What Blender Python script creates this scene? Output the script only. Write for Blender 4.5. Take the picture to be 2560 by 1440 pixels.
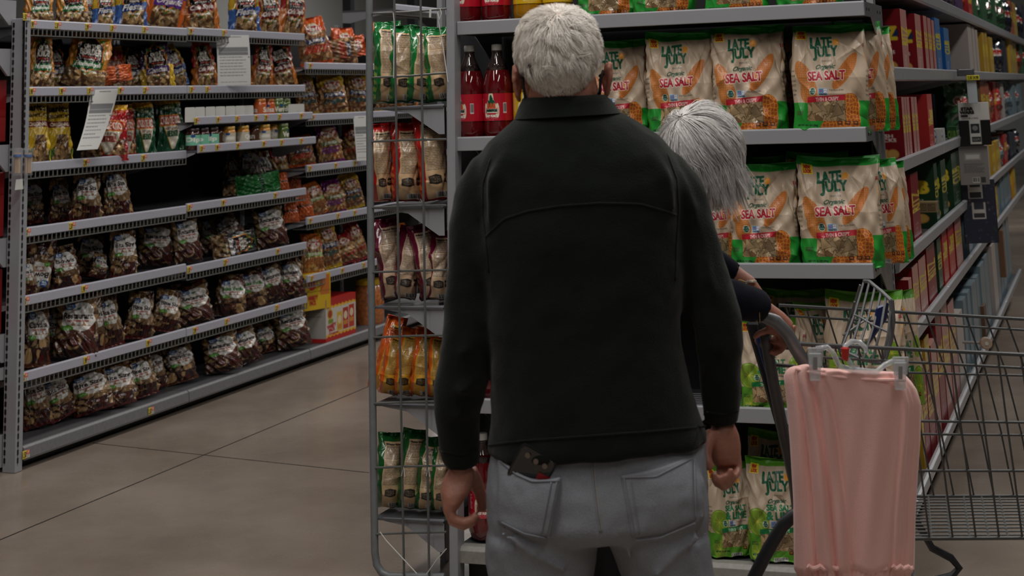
import bpy, bmesh, math, random
import numpy as np
from mathutils import Vector, Matrix
from mathutils.bvhtree import BVHTree
SC=bpy.context.scene; COL=SC.collection
for o in list(bpy.data.objects): bpy.data.objects.remove(o)
# ------------------------------------------------------------------ camera
YAW,PITCH,ROLL,FPX,PPX,PPY,CAMH=0.3398,0.1718,-0.0337,3978.4,1316.1,-445.5,1.546
def _axes():
    cy,sy=math.cos(YAW),math.sin(YAW)
    f=np.array([-sy*math.cos(PITCH),cy*math.cos(PITCH),math.sin(PITCH)])
    r=np.array([cy,sy,0.]); u=np.cross(r,f); c,s=math.cos(ROLL),math.sin(ROLL)
    return c*r+s*u,-s*r+c*u,f
CR,CU,CF=_axes(); CO=np.array([0,0,CAMH])
cd=bpy.data.cameras.new('camera'); cam=bpy.data.objects.new('camera',cd); COL.objects.link(cam)
m=Matrix.Identity(4)
for i in range(3): m[i][0]=CR[i]; m[i][1]=CU[i]; m[i][2]=-CF[i]; m[i][3]=CO[i]
cam.matrix_world=m
cd.sensor_fit='HORIZONTAL'; cd.sensor_width=36; cd.lens=FPX/2560*36
cd.shift_x=-(PPX-1280)/2560; cd.shift_y=(PPY-720)/2560
cd.clip_start=.05; cd.clip_end=200
cd.dof.use_dof=True; cd.dof.focus_distance=4.75; cd.dof.aperture_fstop=7.5
SC.camera=cam
# ------------------------------------------------------------------ light
SC.view_settings.view_transform='Standard'; SC.view_settings.look='None'
SC.view_settings.exposure=0.0; SC.view_settings.gamma=1; SC.view_settings.use_curve_mapping=False
w=bpy.data.worlds.new('store'); SC.world=w; w.use_nodes=True
w.node_tree.nodes['Background'].inputs[0].default_value=(.95,.98,1,1)
w.node_tree.nodes['Background'].inputs[1].default_value=.025
def area(name,loc,sx,sy,power,col=(1,.965,.92)):
    l=bpy.data.lights.new(name,'AREA'); l.shape='RECTANGLE'; l.size=sx; l.size_y=sy; l.energy=power; l.color=col
    o=bpy.data.objects.new(name,l); COL.objects.link(o); o.location=loc; return o
for i,(x,y,pw) in enumerate([(-3.3,5,70),(-3.3,11,80),(-3.3,17,70),(1.2,5.5,75),(1.2,11,80),(1.2,18,80),(-1.2,2.7,88),(-3.3,-.3,38),(1.2,-.3,48),(-8,8,60),(-11,25,230)]):
    area('ceiling_light',(x,y,4.6),.5,3.6,pw)
# ------------------------------------------------------------------ projection helpers
def ray(x,y): return (x-PPX)/FPX*CR-(y-PPY)/FPX*CU+CF
def at(x,y,X=None,Y=None,Z=None,D=None):
    d=ray(x,y)
    if D is not None: return CO+D*d
    t=(X-CO[0])/d[0] if X is not None else (Y-CO[1])/d[1] if Y is not None else (Z-CO[2])/d[2]
    return CO+t*d
def depth(P): return float((np.array(P)-CO)@CF)
# ------------------------------------------------------------------ materials
def lin(c): 
    c=np.asarray(c,float)/255.; return np.where(c<=.04045,c/12.92,((c+.055)/1.055)**2.4)
MATS={}
def mat(name,rgb,rough=.5,metal=0,bump=0,bscale=60,var=0,coat=0,trans=0,alpha=1,spec=.5,sheen=0,wave=None):
    if name in MATS: return MATS[name]
    m=bpy.data.materials.new(name); m.use_nodes=True; nt=m.node_tree; b=nt.nodes['Principled BSDF']
    c=lin(rgb); b.inputs['Base Color'].default_value=(*c,1); b.inputs['Roughness'].default_value=rough
    b.inputs['Metallic'].default_value=metal; b.inputs['Coat Weight'].default_value=coat; b.inputs['Coat Roughness'].default_value=.08
    b.inputs['Transmission Weight'].default_value=trans; b.inputs['Alpha'].default_value=alpha
    b.inputs['Specular IOR Level'].default_value=spec; b.inputs['Sheen Weight'].default_value=sheen
    tc=nt.nodes.new('ShaderNodeTexCoord')
    if var or bump:
        n=nt.nodes.new('ShaderNodeTexNoise'); n.inputs['Scale'].default_value=bscale; n.inputs['Detail'].default_value=6
        nt.links.new(tc.outputs['Object'],n.inputs['Vector'])
        if var:
            r=nt.nodes.new('ShaderNodeValToRGB'); r.color_ramp.elements[0].position=.3; r.color_ramp.elements[1].position=.7
            r.color_ramp.elements[0].color=(*(c*(1-var)),1); r.color_ramp.elements[1].color=(*np.clip(c*(1+var),0,1),1)
            nt.links.new(n.outputs[0],r.inputs[0]); nt.links.new(r.outputs[0],b.inputs['Base Color'])
        if bump:
            bp=nt.nodes.new('ShaderNodeBump'); bp.inputs['Strength'].default_value=bump; bp.inputs['Distance'].default_value=.002
            nt.links.new(n.outputs[0],bp.inputs['Height']); nt.links.new(bp.outputs[0],b.inputs['Normal'])
    MATS[name]=m; return m
def printed(name,bump=.25,scale=70,coat=0.0,spec=.5,dist=.003):
    """colour and roughness come from the vertex attribute 'Col' (albedo, alpha = roughness)"""
    if name in MATS: return MATS[name]
    m=bpy.data.materials.new(name); m.use_nodes=True; nt=m.node_tree; b=nt.nodes['Principled BSDF']
    a=nt.nodes.new('ShaderNodeAttribute'); a.attribute_name='Col'
    nt.links.new(a.outputs['Color'],b.inputs['Base Color']); nt.links.new(a.outputs['Alpha'],b.inputs['Roughness'])
    b.inputs['Coat Weight'].default_value=coat; b.inputs['Coat Roughness'].default_value=.12; b.inputs['Specular IOR Level'].default_value=spec
    if bump:
        tc=nt.nodes.new('ShaderNodeTexCoord'); n=nt.nodes.new('ShaderNodeTexNoise'); n.inputs['Scale'].default_value=scale
        n.inputs['Detail'].default_value=4; n.inputs['Distortion'].default_value=1.2
        nt.links.new(tc.outputs['Object'],n.inputs['Vector'])
        bp=nt.nodes.new('ShaderNodeBump'); bp.inputs['Strength'].default_value=bump; bp.inputs['Distance'].default_value=dist
        nt.links.new(n.outputs[0],bp.inputs['Height']); nt.links.new(bp.outputs[0],b.inputs['Normal'])
    MATS[name]=m; return m
# ------------------------------------------------------------------ canvas: drawing of printed designs
_tc={}
def glyph_tris(s):
    if s in _tc: return _tc[s]
    cu=bpy.data.curves.new('t','FONT'); cu.body=s; cu.resolution_u=3; cu.align_x='CENTER'; cu.space_line=.9
    ob=bpy.data.objects.new('t',cu); COL.objects.link(ob)
    me=bpy.data.meshes.new_from_object(ob.evaluated_get(bpy.context.evaluated_depsgraph_get()))
    me.calc_loop_triangles()
    v=np.array([x.co[:2] for x in me.vertices]); t=np.array([x.vertices[:] for x in me.loop_triangles])
    T=v[t]; lo=v.min(0); hi=v.max(0); T=(T-lo)/(hi-lo)
    bpy.data.objects.remove(ob); bpy.data.curves.remove(cu); bpy.data.meshes.remove(me)
    _tc[s]=(T,(hi-lo)[0]/(hi-lo)[1]); return _tc[s]
class Cv:
    def __init__(s,nx,ny,col,rough=.5,ss=3):
        s.nx,s.ny,s.ss=nx,ny,ss; s.W,s.H=nx*ss,ny*ss
        s.a=np.zeros((s.H,s.W,4)); s.a[:]=(*col,rough*255)
        yy,xx=np.mgrid[0:s.H,0:s.W]; s.X=(xx+.5)/s.W; s.Y=(yy+.5)/s.H; s.asp=s.H/s.W
    def put(s,m,col,rough=None):
        s.a[m,:3]=col
        if rough is not None: s.a[m,3]=rough*255
    def rect(s,x0,y0,x1,y1,col,rough=None,skew=0):
        s.put((s.X>=x0)&(s.X<=x1)&(s.Y>=y0+skew*(s.X-x0))&(s.Y<=y1+skew*(s.X-x0)),col,rough)
    def ell(s,cx,cy,rx,ry,col,rough=None,ang=0,wob=0):
        dx=(s.X-cx); dy=(s.Y-cy)*s.asp
        c,n=math.cos(ang),math.sin(ang); u=(dx*c+dy*n)/rx; v=(-dx*n+dy*c)/ry
        r=np.sqrt(u*u+v*v)
        if wob: t=np.arctan2(v,u); r=r*(1+wob*np.sin(5*t+cx*9)+wob*np.sin(3*t+cy*7))
        m=r<1; s.put(m,col,rough); return m
    def poly(s,pts,col,rough=None):
        P=np.array(pts,float); x,y=s.X,s.Y; m=np.zeros(x.shape,bool); n=len(P)
        for i in range(n):
            x0,y0=P[i]; x1,y1=P[(i+1)%n]
            if y0==y1: continue
            c=((y0>y)!=(y1>y))&(x<(x1-x0)*(y-y0)/(y1-y0)+x0); m^=c
        s.put(m,col,rough); return m
    def text(s,t,x0,y0,x1,y1,col,rough=None,bold=0,ang=0,slant=0):
        """text stretched to fill the box; bold grows the strokes by that many canvas pixels"""
        T,_=glyph_tris(t)
        P=np.empty_like(T); P[...,0]=(x0+(T[...,0]+slant*(T[...,1]-.5))*(x1-x0))*s.W; P[...,1]=(y1-T[...,1]*(y1-y0))*s.H
        if ang:
            cx,cy=(x0+x1)/2*s.W,(y0+y1)/2*s.H; c,n=math.cos(ang),math.sin(ang); dx=P[...,0]-cx; dy=P[...,1]-cy
            P[...,0]=cx+dx*c+dy*n; P[...,1]=cy-dx*n+dy*c
        M=np.zeros((s.H,s.W),bool)
        for tri in P:
            lx,ly=np.floor(tri.min(0)).astype(int); hx,hy=np.ceil(tri.max(0)).astype(int)
            lx=max(lx,0); ly=max(ly,0); hx=min(hx+1,s.W); hy=min(hy+1,s.H)
            if hx<=lx or hy<=ly: continue
            gx=np.arange(lx,hx)+.5; gy=(np.arange(ly,hy)+.5)[:,None]
            (ax,ay),(bx,by),(cx,cy)=tri
            d=(bx-ax)*(cy-ay)-(cx-ax)*(by-ay)
            if abs(d)<1e-9: continue
            w1=((gx-ax)*(cy-ay)-(cx-ax)*(gy-ay))/d; w2=((bx-ax)*(gy-ay)-(gx-ax)*(by-ay))/d
            M[ly:hy,lx:hx]|=(w1>=-.02)&(w2>=-.02)&(w1+w2<=1.02)
        k=int(round(bold))
        if k>0:
            B=M.copy()
            for i in range(-k,k+1):
                for j in range(-k,k+1):
                    if i*i+j*j<=k*k+1: B|=np.roll(np.roll(M,i,0),j,1)
            M=B
        s.put(M,col,rough); return M
    def chips(s,x0,y0,x1,y1,cols,n,size,rnd,dark=(60,30,18),round_=True,mask=None,rough=.2):
        keep=s.a.copy(); s.rect(x0,y0,x1,y1,dark,rough)
        for i in range(n):
            cx=rnd.uniform(x0,x1); cy=rnd.uniform(y0,y1); c=np.array(rnd.choice(cols))*rnd.uniform(.7,1.05); z=size*rnd.uniform(.6,1.15); an=rnd.uniform(0,3.1)
            if round_:
                s.ell(cx,cy,z*1.06,z*rnd.uniform(.45,.95)*1.08,c*.45,rough,an,.03); s.ell(cx,cy,z,z*rnd.uniform(.5,.95),c,rough,an,.03)
                s.ell(cx+.2*z,cy,z*.5,z*.3,c*1.08,rough,an,.05)
            else:
                p=[(cx+z*math.cos(an+k*2.09+rnd.uniform(-.3,.3)),cy+z/s.asp*math.sin(an+k*2.09+rnd.uniform(-.3,.3))) for k in range(3)]
                q=[(cx+(a-cx)*1.1,cy+(b-cy)*1.1) for a,b in p]
                s.poly(q,c*.5,rough); s.poly(p,c,rough)
        out=~((s.X>=x0)&(s.X<=x1)&(s.Y>=y0)&(s.Y<=y1))
        if mask is not None: out|=~mask
        s.a[out]=keep[out]
    def kernels(s,mask,base,line,cell,rough=None,seed=3):
        """corn kernels: a jittered cell pattern inside mask"""
        rn=np.random.RandomState(seed); gx=s.X/cell; gy=s.Y*s.asp/cell
        ix,iy=np.floor(gx).astype(int),np.floor(gy).astype(int); J=rn.rand(97,89,2)
        d1=np.full(s.X.shape,9.); d2=np.full(s.X.shape,9.)
        for a in(-1,0,1):
            for b in(-1,0,1):
                jx=J[(ix+a)%97,(iy+b)%89]; d=np.hypot(ix+a+.5+.5*(jx[...,0]-.5)-gx,iy+b+.5+.5*(jx[...,1]-.5)-gy)
                n1=np.minimum(d1,d); d2=np.minimum(np.maximum(d1,d),d2); d1=n1
        e=mask&((d2-d1)<.16); s.put(mask,base,rough); s.put(e,line,rough)
    def lines(s,x0,y0,x1,y1,n,col,rnd,frac=.55):
        h=(y1-y0)/n
        for i in range(n):
            y=y0+i*h; x=x0
            xe=x1-(x1-x0)*rnd.choice([0,0,0,.1,.35])
            while x<xe:
                wd=rnd.uniform(.05,.16)*(x1-x0); s.rect(x,y,min(x+wd,xe),y+h*frac,col); x+=wd+.02*(x1-x0)
    def barcode(s,x0,y0,x1,y1,rnd,bg=(215,212,205)):
        s.rect(x0,y0,x1,y1,bg); x=x0+.06*(x1-x0)
        while x<x1-.06*(x1-x0):
            wd=rnd.uniform(.015,.05)*(x1-x0); s.rect(x,y0+.06*(y1-y0),x+wd,y1-.12*(y1-y0),(20,20,22)); x+=wd*rnd.uniform(1.6,2.4)
    def done(s):
        q=s.a.reshape(s.ny,s.ss,s.nx,s.ss,4).mean((1,3)); o=np.empty_like(q); o[...,:3]=lin(np.clip(q[...,:3],0,255)); o[...,3]=q[...,3]/255; return o
# ------------------------------------------------------------------ mesh helpers
def new_mesh(name,V,Fc,col=None,smooth=True):
    me=bpy.data.meshes.new(name); me.from_pydata([],[],[]) 
    V=np.asarray(V,np.float32)
    if isinstance(Fc,np.ndarray):
        n=len(Fc); k=Fc.shape[1]
        me.vertices.add(len(V)); me.vertices.foreach_set('co',V.ravel())
        me.loops.add(n*k); me.loops.foreach_set('vertex_index',Fc.astype(np.int32).ravel())
        me.polygons.add(n); me.polygons.foreach_set('loop_start',np.arange(0,n*k,k,dtype=np.int32))
        me.update(calc_edges=True); me.validate()
    else: me.from_pydata([tuple(map(float,v)) for v in V],[],Fc); me.update()
    if smooth: me.polygons.foreach_set('use_smooth',[True]*len(me.polygons))
    if col is not None:
        ca=me.color_attributes.new('Col','FLOAT_COLOR','POINT'); ca.data.foreach_set('color',np.asarray(col,np.float32).ravel())
    return me
def link(name,me,m=None,parent=None,loc=None):
    o=bpy.data.objects.new(name,me); COL.objects.link(o)
    if m and not me.materials: me.materials.append(m)
    if parent: o.parent=parent
    if loc is not None: o.location=loc
    return o
def tag(o,label=None,cat=None,group=None,kind=None):
    if label:
        o['label']=label
        if len(label.split())>16: print('LONG',len(label.split()),label)
    if cat: o['category']=cat
    if group: o['group']=group
    if kind: o['kind']=kind
    return o
WC=[]
def empty(name,loc,label=None,cat=None,group=None,rz=0):
    o=bpy.data.objects.new(name,None); COL.objects.link(o); o.location=loc; o.rotation_euler=(0,0,rz); o.empty_display_size=.05
    return tag(o,label,cat,group)
class MB:
    def __init__(s): s.V=[]; s.F=[]
    def box(s,x0,y0,z0,x1,y1,z1):
        b=len(s.V); s.V+=[(x,y,z) for x in(x0,x1) for y in(y0,y1) for z in(z0,z1)]
        s.F+=[(b,b+1,b+3,b+2),(b+4,b+6,b+7,b+5),(b,b+4,b+5,b+1),(b+2,b+3,b+7,b+6),(b,b+2,b+6,b+4),(b+1,b+5,b+7,b+3)]; return s
    def prism(s,pts,axis,a0,a1):
        """polygon in the plane normal to axis (0,1,2), extruded a0..a1"""
        b=len(s.V); n=len(pts)
        for a in(a0,a1):
            for p in pts: q=list(p); q.insert(axis,a); s.V.append(tuple(q))
        s.F.append(tuple(range(b+n-1,b-1,-1))); s.F.append(tuple(range(b+n,b+2*n)))
        for i in range(n): j=(i+1)%n; s.F.append((b+i,b+j,b+n+j,b+n+i))
        return s
    def quadbox(s,P,th):
        """slab on four world points P (ordered), thickness vector th"""
        b=len(s.V); th=np.array(th); s.V+=[tuple(p) for p in P]+[tuple(np.array(p)+th) for p in P]
        s.F+=[(b,b+1,b+2,b+3),(b+7,b+6,b+5,b+4)]+[(b+i,b+4+i,b+4+(i+1)%4,b+(i+1)%4) for i in range(4)]; return s
    def tube(s,pts,r,seg=8,ell=1.0,closed=False):
        P=[Vector(p) for p in pts]; n=len(P)
        R=[r]*n if not hasattr(r,'__len__') else list(r)
        b=len(s.V); up=None
        for i in range(n):
            t=(P[min(i+1,n-1)]-P[max(i-1,0)])
            if closed: t=P[(i+1)%n]-P[i-1]
            t.normalize()
            if up is None:
                up=Vector((0,0,1)) if abs(t.z)<.9 else Vector((1,0,0))
            a=up-t*up.dot(t)
            if a.length<1e-6: a=t.orthogonal()
            a.normalize(); c=t.cross(a); up=a
            for k in range(seg):
                an=2*math.pi*k/seg; s.V.append(tuple(P[i]+a*(R[i]*math.cos(an)*ell)+c*(R[i]*math.sin(an))))
        m=n if closed else n-1
        for i in range(m):
            for k in range(seg):
                k2=(k+1)%seg; j=(i+1)%n; s.F.append((b+i*seg+k,b+i*seg+k2,b+j*seg+k2,b+j*seg+k))
        if not closed:
            s.F.append(tuple(b+k for k in reversed(range(seg)))); s.F.append(tuple(b+(n-1)*seg+k for k in range(seg)))
        return s
    def ball(s,c,rx,ry=None,rz=None,n=10,m=14):
        ry=ry or rx; rz=rz or rx; b=len(s.V)
        for i in range(1,n):
            t=math.pi*i/n
            for k in range(m):
                p=2*math.pi*k/m; s.V.append((c[0]+rx*math.sin(t)*math.cos(p),c[1]+ry*math.sin(t)*math.sin(p),c[2]+rz*math.cos(t)))
        for i in range(n-2):
            for k in range(m): s.F.append((b+i*m+k,b+(i+1)*m+k,b+(i+1)*m+(k+1)%m,b+i*m+(k+1)%m))
        T=len(s.V); s.V+=[(c[0],c[1],c[2]+rz),(c[0],c[1],c[2]-rz)]
        for k in range(m): s.F.append((T,b+k,b+(k+1)%m)); s.F.append((T+1,b+(n-2)*m+(k+1)%m,b+(n-2)*m+k))
        return s
    def rings(s,R,caps=True):
        b=len(s.V); n=len(R[0])
        for r in R: s.V+=[tuple(p) for p in r]
        for i in range(len(R)-1):
            for k in range(n): k2=(k+1)%n; s.F.append((b+i*n+k,b+i*n+k2,b+(i+1)*n+k2,b+(i+1)*n+k))
        if caps: s.F.append(tuple(b+k for k in reversed(range(n)))); s.F.append(tuple(b+(len(R)-1)*n+k for k in range(n)))
        return s
    def lathe(s,prof,seg=24,c=(0,0)):
        return s.rings([[(c[0]+r*math.cos(2*math.pi*k/seg),c[1]+r*math.sin(2*math.pi*k/seg),z) for k in range(seg)] for r,z in prof])
    def build(s,name,m,parent=None,world=False,smooth=False):
        V=s.V
        if world and parent is not None: L=parent.location; V=[(v[0]-L[0],v[1]-L[1],v[2]-L[2]) for v in V]
        me=bpy.data.meshes.new(name); me.from_pydata(V,[],s.F)
        bm=bmesh.new(); bm.from_mesh(me); bmesh.ops.recalc_face_normals(bm,faces=bm.faces); bm.to_mesh(me); bm.free()
        if smooth:
            me.polygons.foreach_set('use_smooth',[True]*len(me.polygons))
            if smooth!='all': me.set_sharp_from_angle(angle=math.radians(40))
        me.update(); return link(name,me,m,parent)
def bevel(o,w=.002,seg=1):
    b=o.modifiers.new('b','BEVEL'); b.width=w; b.segments=seg; b.limit_method='ANGLE'; return o
def copy_tree(o,parent=None):
    c=o.copy(); COL.objects.link(c)
    if parent: c.parent=parent
    for k in [x for x in bpy.data.objects if x.parent==o]: copy_tree(k,c)
    return c
def card(name,cv,w,h,th=.0008,curl=None,shift=None):
    """thin printed sheet standing in local xz, front towards -y; bottom centre at origin"""
    C=cv.done(); ny,nx=C.shape[:2]; u,v=np.meshgrid(np.linspace(-.5,.5,nx),np.linspace(1,0,ny))
    y=np.zeros_like(u) if curl is None else curl(u,v)
    F_=np.stack([u*w+(0 if shift is None else shift(u,v)),y,v*h],-1).reshape(-1,3); B=F_+[0,th,0]; n=nx*ny
    i=np.arange(n).reshape(ny,nx); q=np.stack([i[:-1,:-1],i[1:,:-1],i[1:,1:],i[:-1,1:]],-1).reshape(-1,4)
    qb=q[:,::-1]+n
    def strip(e): return np.stack([e[:-1],e[1:],e[1:]+n,e[:-1]+n],-1)
    Q=np.concatenate([q,qb,strip(i[0]),strip(i[-1][::-1]),strip(i[:,0][::-1]),strip(i[:,-1])])
    c=C.reshape(-1,4); return new_mesh(name,np.concatenate([F_,B]),Q,np.concatenate([c,c]))
def pbox(name,w,d,h,front,side=None,top=None,lid=None):
    """carton: every face printed. front towards -y. origin bottom centre. front/side/top are Cv"""
    V=[];Q=[];Cc=[];b=0
    def face(C,o,ux,uy):
        nonlocal b
        C=C.done(); ny,nx=C.shape[:2]; a,v=np.meshgrid(np.linspace(0,1,nx),np.linspace(1,0,ny))
        P=np.array(o)+a[...,None]*np.array(ux)+v[...,None]*np.array(uy)
        i=np.arange(nx*ny).reshape(ny,nx)+b
        Q.append(np.stack([i[:-1,:-1],i[1:,:-1],i[1:,1:],i[:-1,1:]],-1).reshape(-1,4)); V.append(P.reshape(-1,3)); Cc.append(C.reshape(-1,4)); b+=nx*ny
    side=side or front; x=w/2
    def plain(c): return c
    face(front,(-x,-d/2,0),(w,0,0),(0,0,h)); face(side,(x,-d/2,0),(0,d,0),(0,0,h)); face(side,(-x,d/2,0),(0,-d,0),(0,0,h))
    bc=Cv(2,2,front.a[-2,2,:3],.5,1); tp=top or bc
    face(bc,(x,d/2,0),(-w,0,0),(0,0,h)); face(tp,(-x,-d/2,h),(w,0,0),(0,d,0)); face(bc,(-x,d/2,0),(w,0,0),(0,-d,0))
    return new_mesh(name,np.concatenate(V),np.concatenate(Q),np.concatenate(Cc),smooth=False)
def bag_mesh(name,cv,w,h,d,n_exp=2.3,seed=1,crease=.004,ncr=26,foot=.75,topw=1.0,lean=0.0,bulge=.5,seal=.03,ears=.0,wrinkle=.0012):
    """film bag; canvas wraps the near half of the girth; origin bottom centre, front towards -y"""
    C=cv.done(); ny,nx=C.shape[:2]; rn=np.random.RandomState(seed)
    th=np.linspace(math.pi,2*math.pi,4001); e=2/n_exp
    ux=np.sign(np.cos(th))*np.abs(np.cos(th))**e; uy=np.sign(np.sin(th))*np.abs(np.sin(th))**e
    L=np.concatenate([[0],np.cumsum(np.hypot(np.diff(ux)*w/2,np.diff(uy)*d/2))]); Lt=L[-1]
    s=np.linspace(0,Lt,nx); fx=np.interp(s,L,ux); fy=np.interp(s,L,uy)
    nb=14; sb=np.linspace(0,Lt,nb+2)[1:-1]; bx=-np.interp(sb,L,ux); by=-np.interp(sb,L,uy)
    X=np.concatenate([fx,bx]); Yv=np.concatenate([fy,by]); S=np.concatenate([s-Lt/2,Lt-(sb-Lt/2)-Lt/2+Lt*0])
    v=1-(np.arange(ny)+.5)/ny; v[0]=1; v[-1]=0
    top=np.clip((1-v-seal)/bulge,0,1)**.62; bot=foot+(1-foot)*np.clip(v/.22,0,1)**.6 if foot>0 else np.clip((v-seal)/.4,0,1)**.6
    b=np.maximum(top*bot,.004*2/d)
    a=(.93+.07*(1-top))*(1+(topw-1)*v); a=a*(1-.02*np.exp(-(v/.03)**2))
    a*=1+.012*np.sin(v*9+rn.rand()*6)+.008*np.sin(v*23+rn.rand()*6)
    Xg=X[None]*a[:,None]*w/2; Yg=Yv[None]*b[:,None]*d/2; Zg=np.repeat(v[:,None]*h,len(X),1)
    sg=np.repeat(S[None],ny,0); vg=Zg.copy()
    D=np.zeros_like(sg)
    for i in range(ncr):
        if i<ncr*.45: cx=rn.uniform(-.5,.5)*w; cy=h*rn.uniform(.72,1); an=rn.normal(math.pi/2,.5); ln=h*rn.uniform(.1,.3)
        else: cx=rn.uniform(-.6,.6)*w; cy=h*rn.uniform(0,1); an=rn.uniform(0,math.pi); ln=h*rn.uniform(.08,.22)
        dx=sg-cx; dy=vg-cy; c,q=math.cos(an),math.sin(an); t=dx*c+dy*q; o=-dx*q+dy*c; wd=rn.uniform(.006,.018)
        D+=rn.choice([-1,1])*rn.uniform(.4,1)*np.exp(-np.abs(o)/wd)*np.exp(-(t/ln)**2)
    D*=crease*(.35+.65*np.clip(np.repeat((top*bot)[:,None],len(X),1)*2,0,1))
    for k in range(5):
        D+=wrinkle*np.sin(sg*rn.uniform(40,160)+vg*rn.uniform(-120,120)+rn.rand()*6)
    D*=np.clip(np.minimum(1,v/.02),0,1)[:,None]
    nrm=np.hypot(X/w*2,Yv/d*2)+1e-6; Xg+=D*(X/w*2/nrm)[None]; Yg+=D*(Yv/d*2/nrm)[None]
    # seal waves, ears, lean of the crown
    k=np.clip((v-.8)/.2,0,1)[:,None]**1.6
    Yg+=k*(.35*d*lean+.012*np.sin(Xg/w*7+rn.rand()*6)+.006*np.sin(Xg/w*17+rn.rand()*6))
    Zg+=k*(ears*h*(np.abs(Xg)/(w/2))**3-.02*h*np.sin((Xg/w+.5)*3)*rn.rand()+.01*h*np.sin(Xg/w*11+rn.rand()*6))
    # bottom sag
    kb=np.clip(1-v/.08,0,1)[:,None]; Zg+=kb*.004*np.abs(np.sin(sg*50+rn.rand()*6))
    col=np.concatenate([C,np.repeat(C[:,-1:],nb//2,1),np.repeat(C[:,:1],nb-nb//2,1)],1)
    N=len(X); V=np.stack([Xg,Yg,Zg],-1).reshape(-1,3); i=np.arange(ny*N).reshape(ny,N); j=np.roll(i,-1,1)
    Q=np.stack([i[:-1],i[1:],j[1:],j[:-1]],-1).reshape(-1,4)
    # caps as quads to a doubled centre strip
    V=np.concatenate([V,[[0,0,V[:N,2].mean()],[0,0,.002]]]); T=ny*N
    capt=np.stack([i[0],j[0],np.full(N,T),np.full(N,T)],-1); capb=np.stack([j[-1],i[-1],np.full(N,T+1),np.full(N,T+1)],-1)
    col=np.concatenate([col.reshape(-1,4),C[0,nx//2][None],C[-1,nx//2][None]])
    me=bpy.data.meshes.new(name)
    F=np.concatenate([Q.astype(np.int32).ravel(),np.concatenate([capt[:,:3],capb[:,:3]]).astype(np.int32).ravel()])
    me.vertices.add(len(V)); me.vertices.foreach_set('co',V.astype(np.float32).ravel()); me.loops.add(len(F)); me.loops.foreach_set('vertex_index',F)
    st=np.concatenate([np.arange(len(Q))*4,len(Q)*4+np.arange(2*N)*3]).astype(np.int32)
    me.polygons.add(len(st)); me.polygons.foreach_set('loop_start',st); me.update(calc_edges=True)
    me.polygons.foreach_set('use_smooth',[True]*len(me.polygons))
    ca=me.color_attributes.new('Col','FLOAT_COLOR','POINT'); ca.data.foreach_set('color',col.astype(np.float32).ravel())
    return me
ORD=['first','second','third','fourth','fifth','sixth','seventh','eighth','ninth','tenth','eleventh','twelfth','thirteenth','fourteenth','fifteenth','sixteenth','seventeenth','eighteenth','nineteenth','twentieth','twenty-first','twenty-second','twenty-third','twenty-fourth']
# ------------------------------------------------------------------ store geometry
XL,YL0,SEC=-4.665,6.202,1.366          # left run: face plane, start, bay length
XR,YE,EW=-0.693,5.008,1.366            # middle run: aisle face plane, end shelf front plane, its width
def zl(px,py): return float(at(px,py,X=XL)[2])
def yl(px,X=XL):                       # depth along the left face for a picture column near the horizon
    return float(at(px,500,X=X)[1])
M_grey=mat('shelf_paint',(146,147,152),.38,0,.05,300,.04); M_dkgrey=mat('shelf_deck',(84,84,88),.45,.1,.05,200,.06)
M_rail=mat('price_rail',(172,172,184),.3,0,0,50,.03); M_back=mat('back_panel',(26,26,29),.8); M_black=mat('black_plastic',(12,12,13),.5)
M_wire=mat('zinc_wire',(96,97,95),.4,.2); M_wlip=mat('lip_wire',(120,120,116),.4,.3); M_chrome=mat('bright_metal',(170,172,176),.28,.8,.06,80)
M_white=mat('white_plastic',(205,205,200),.4)
rnd=random.Random(7)
# floor: sealed, worn concrete
def floor_mat():
    m=bpy.data.materials.new('sealed_concrete'); m.use_nodes=True; nt=m.node_tree; b=nt.nodes['Principled BSDF']; L=nt.links.new
    tc=nt.nodes.new('ShaderNodeTexCoord')
    def noise(sc,det=8,rg=.6):
        n=nt.nodes.new('ShaderNodeTexNoise'); n.inputs['Scale'].default_value=sc; n.inputs['Detail'].default_value=det; n.inputs['Roughness'].default_value=rg
        L(tc.outputs['Object'],n.inputs['Vector']); return n.outputs[0]
    def ramp(i,p0,c0,p1,c1):
        r=nt.nodes.new('ShaderNodeValToRGB'); r.color_ramp.elements[0].position=p0; r.color_ramp.elements[1].position=p1
        r.color_ramp.elements[0].color=(*c0,1); r.color_ramp.elements[1].color=(*c1,1); L(i,r.inputs[0]); return r.outputs[0]
    base=ramp(noise(1.1),.32,lin((122,109,98)),.7,lin((154,141,129)))
    sp=ramp(noise(95,3,.8),.62,(0,0,0),.72,(1,1,1)); dk=ramp(noise(60,4,.8),.28,(1,1,1),.36,(0,0,0))
    def mix(f,a,c,k):
        x=nt.nodes.new('ShaderNodeMix'); x.data_type='RGBA'
        mu=nt.nodes.new('ShaderNodeMath'); mu.operation='MULTIPLY'; mu.inputs[1].default_value=k; L(f,mu.inputs[0]); L(mu.outputs[0],x.inputs[0])
        L(a,x.inputs[6]); x.inputs[7].default_value=(*lin(c),1); return x.outputs[2]
    o=mix(sp,base,(196,184,170),.45); o=mix(dk,o,(62,54,48),.5); L(o,b.inputs['Base Color'])
    L(ramp(noise(2.3,5),.3,(.17,)*3,.75,(.36,)*3),b.inputs['Roughness']); b.inputs['Specular IOR Level'].default_value=.45
    bp=nt.nodes.new('ShaderNodeBump'); bp.inputs['Strength'].default_value=.12; bp.inputs['Distance'].default_value=.003; L(noise(7,5),bp.inputs['Height']); L(bp.outputs[0],b.inputs['Normal'])
    return m
fl=MB().box(-14,-3,-.05,12,34,0).build('floor',floor_mat()); tag(fl,kind='structure')
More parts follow.
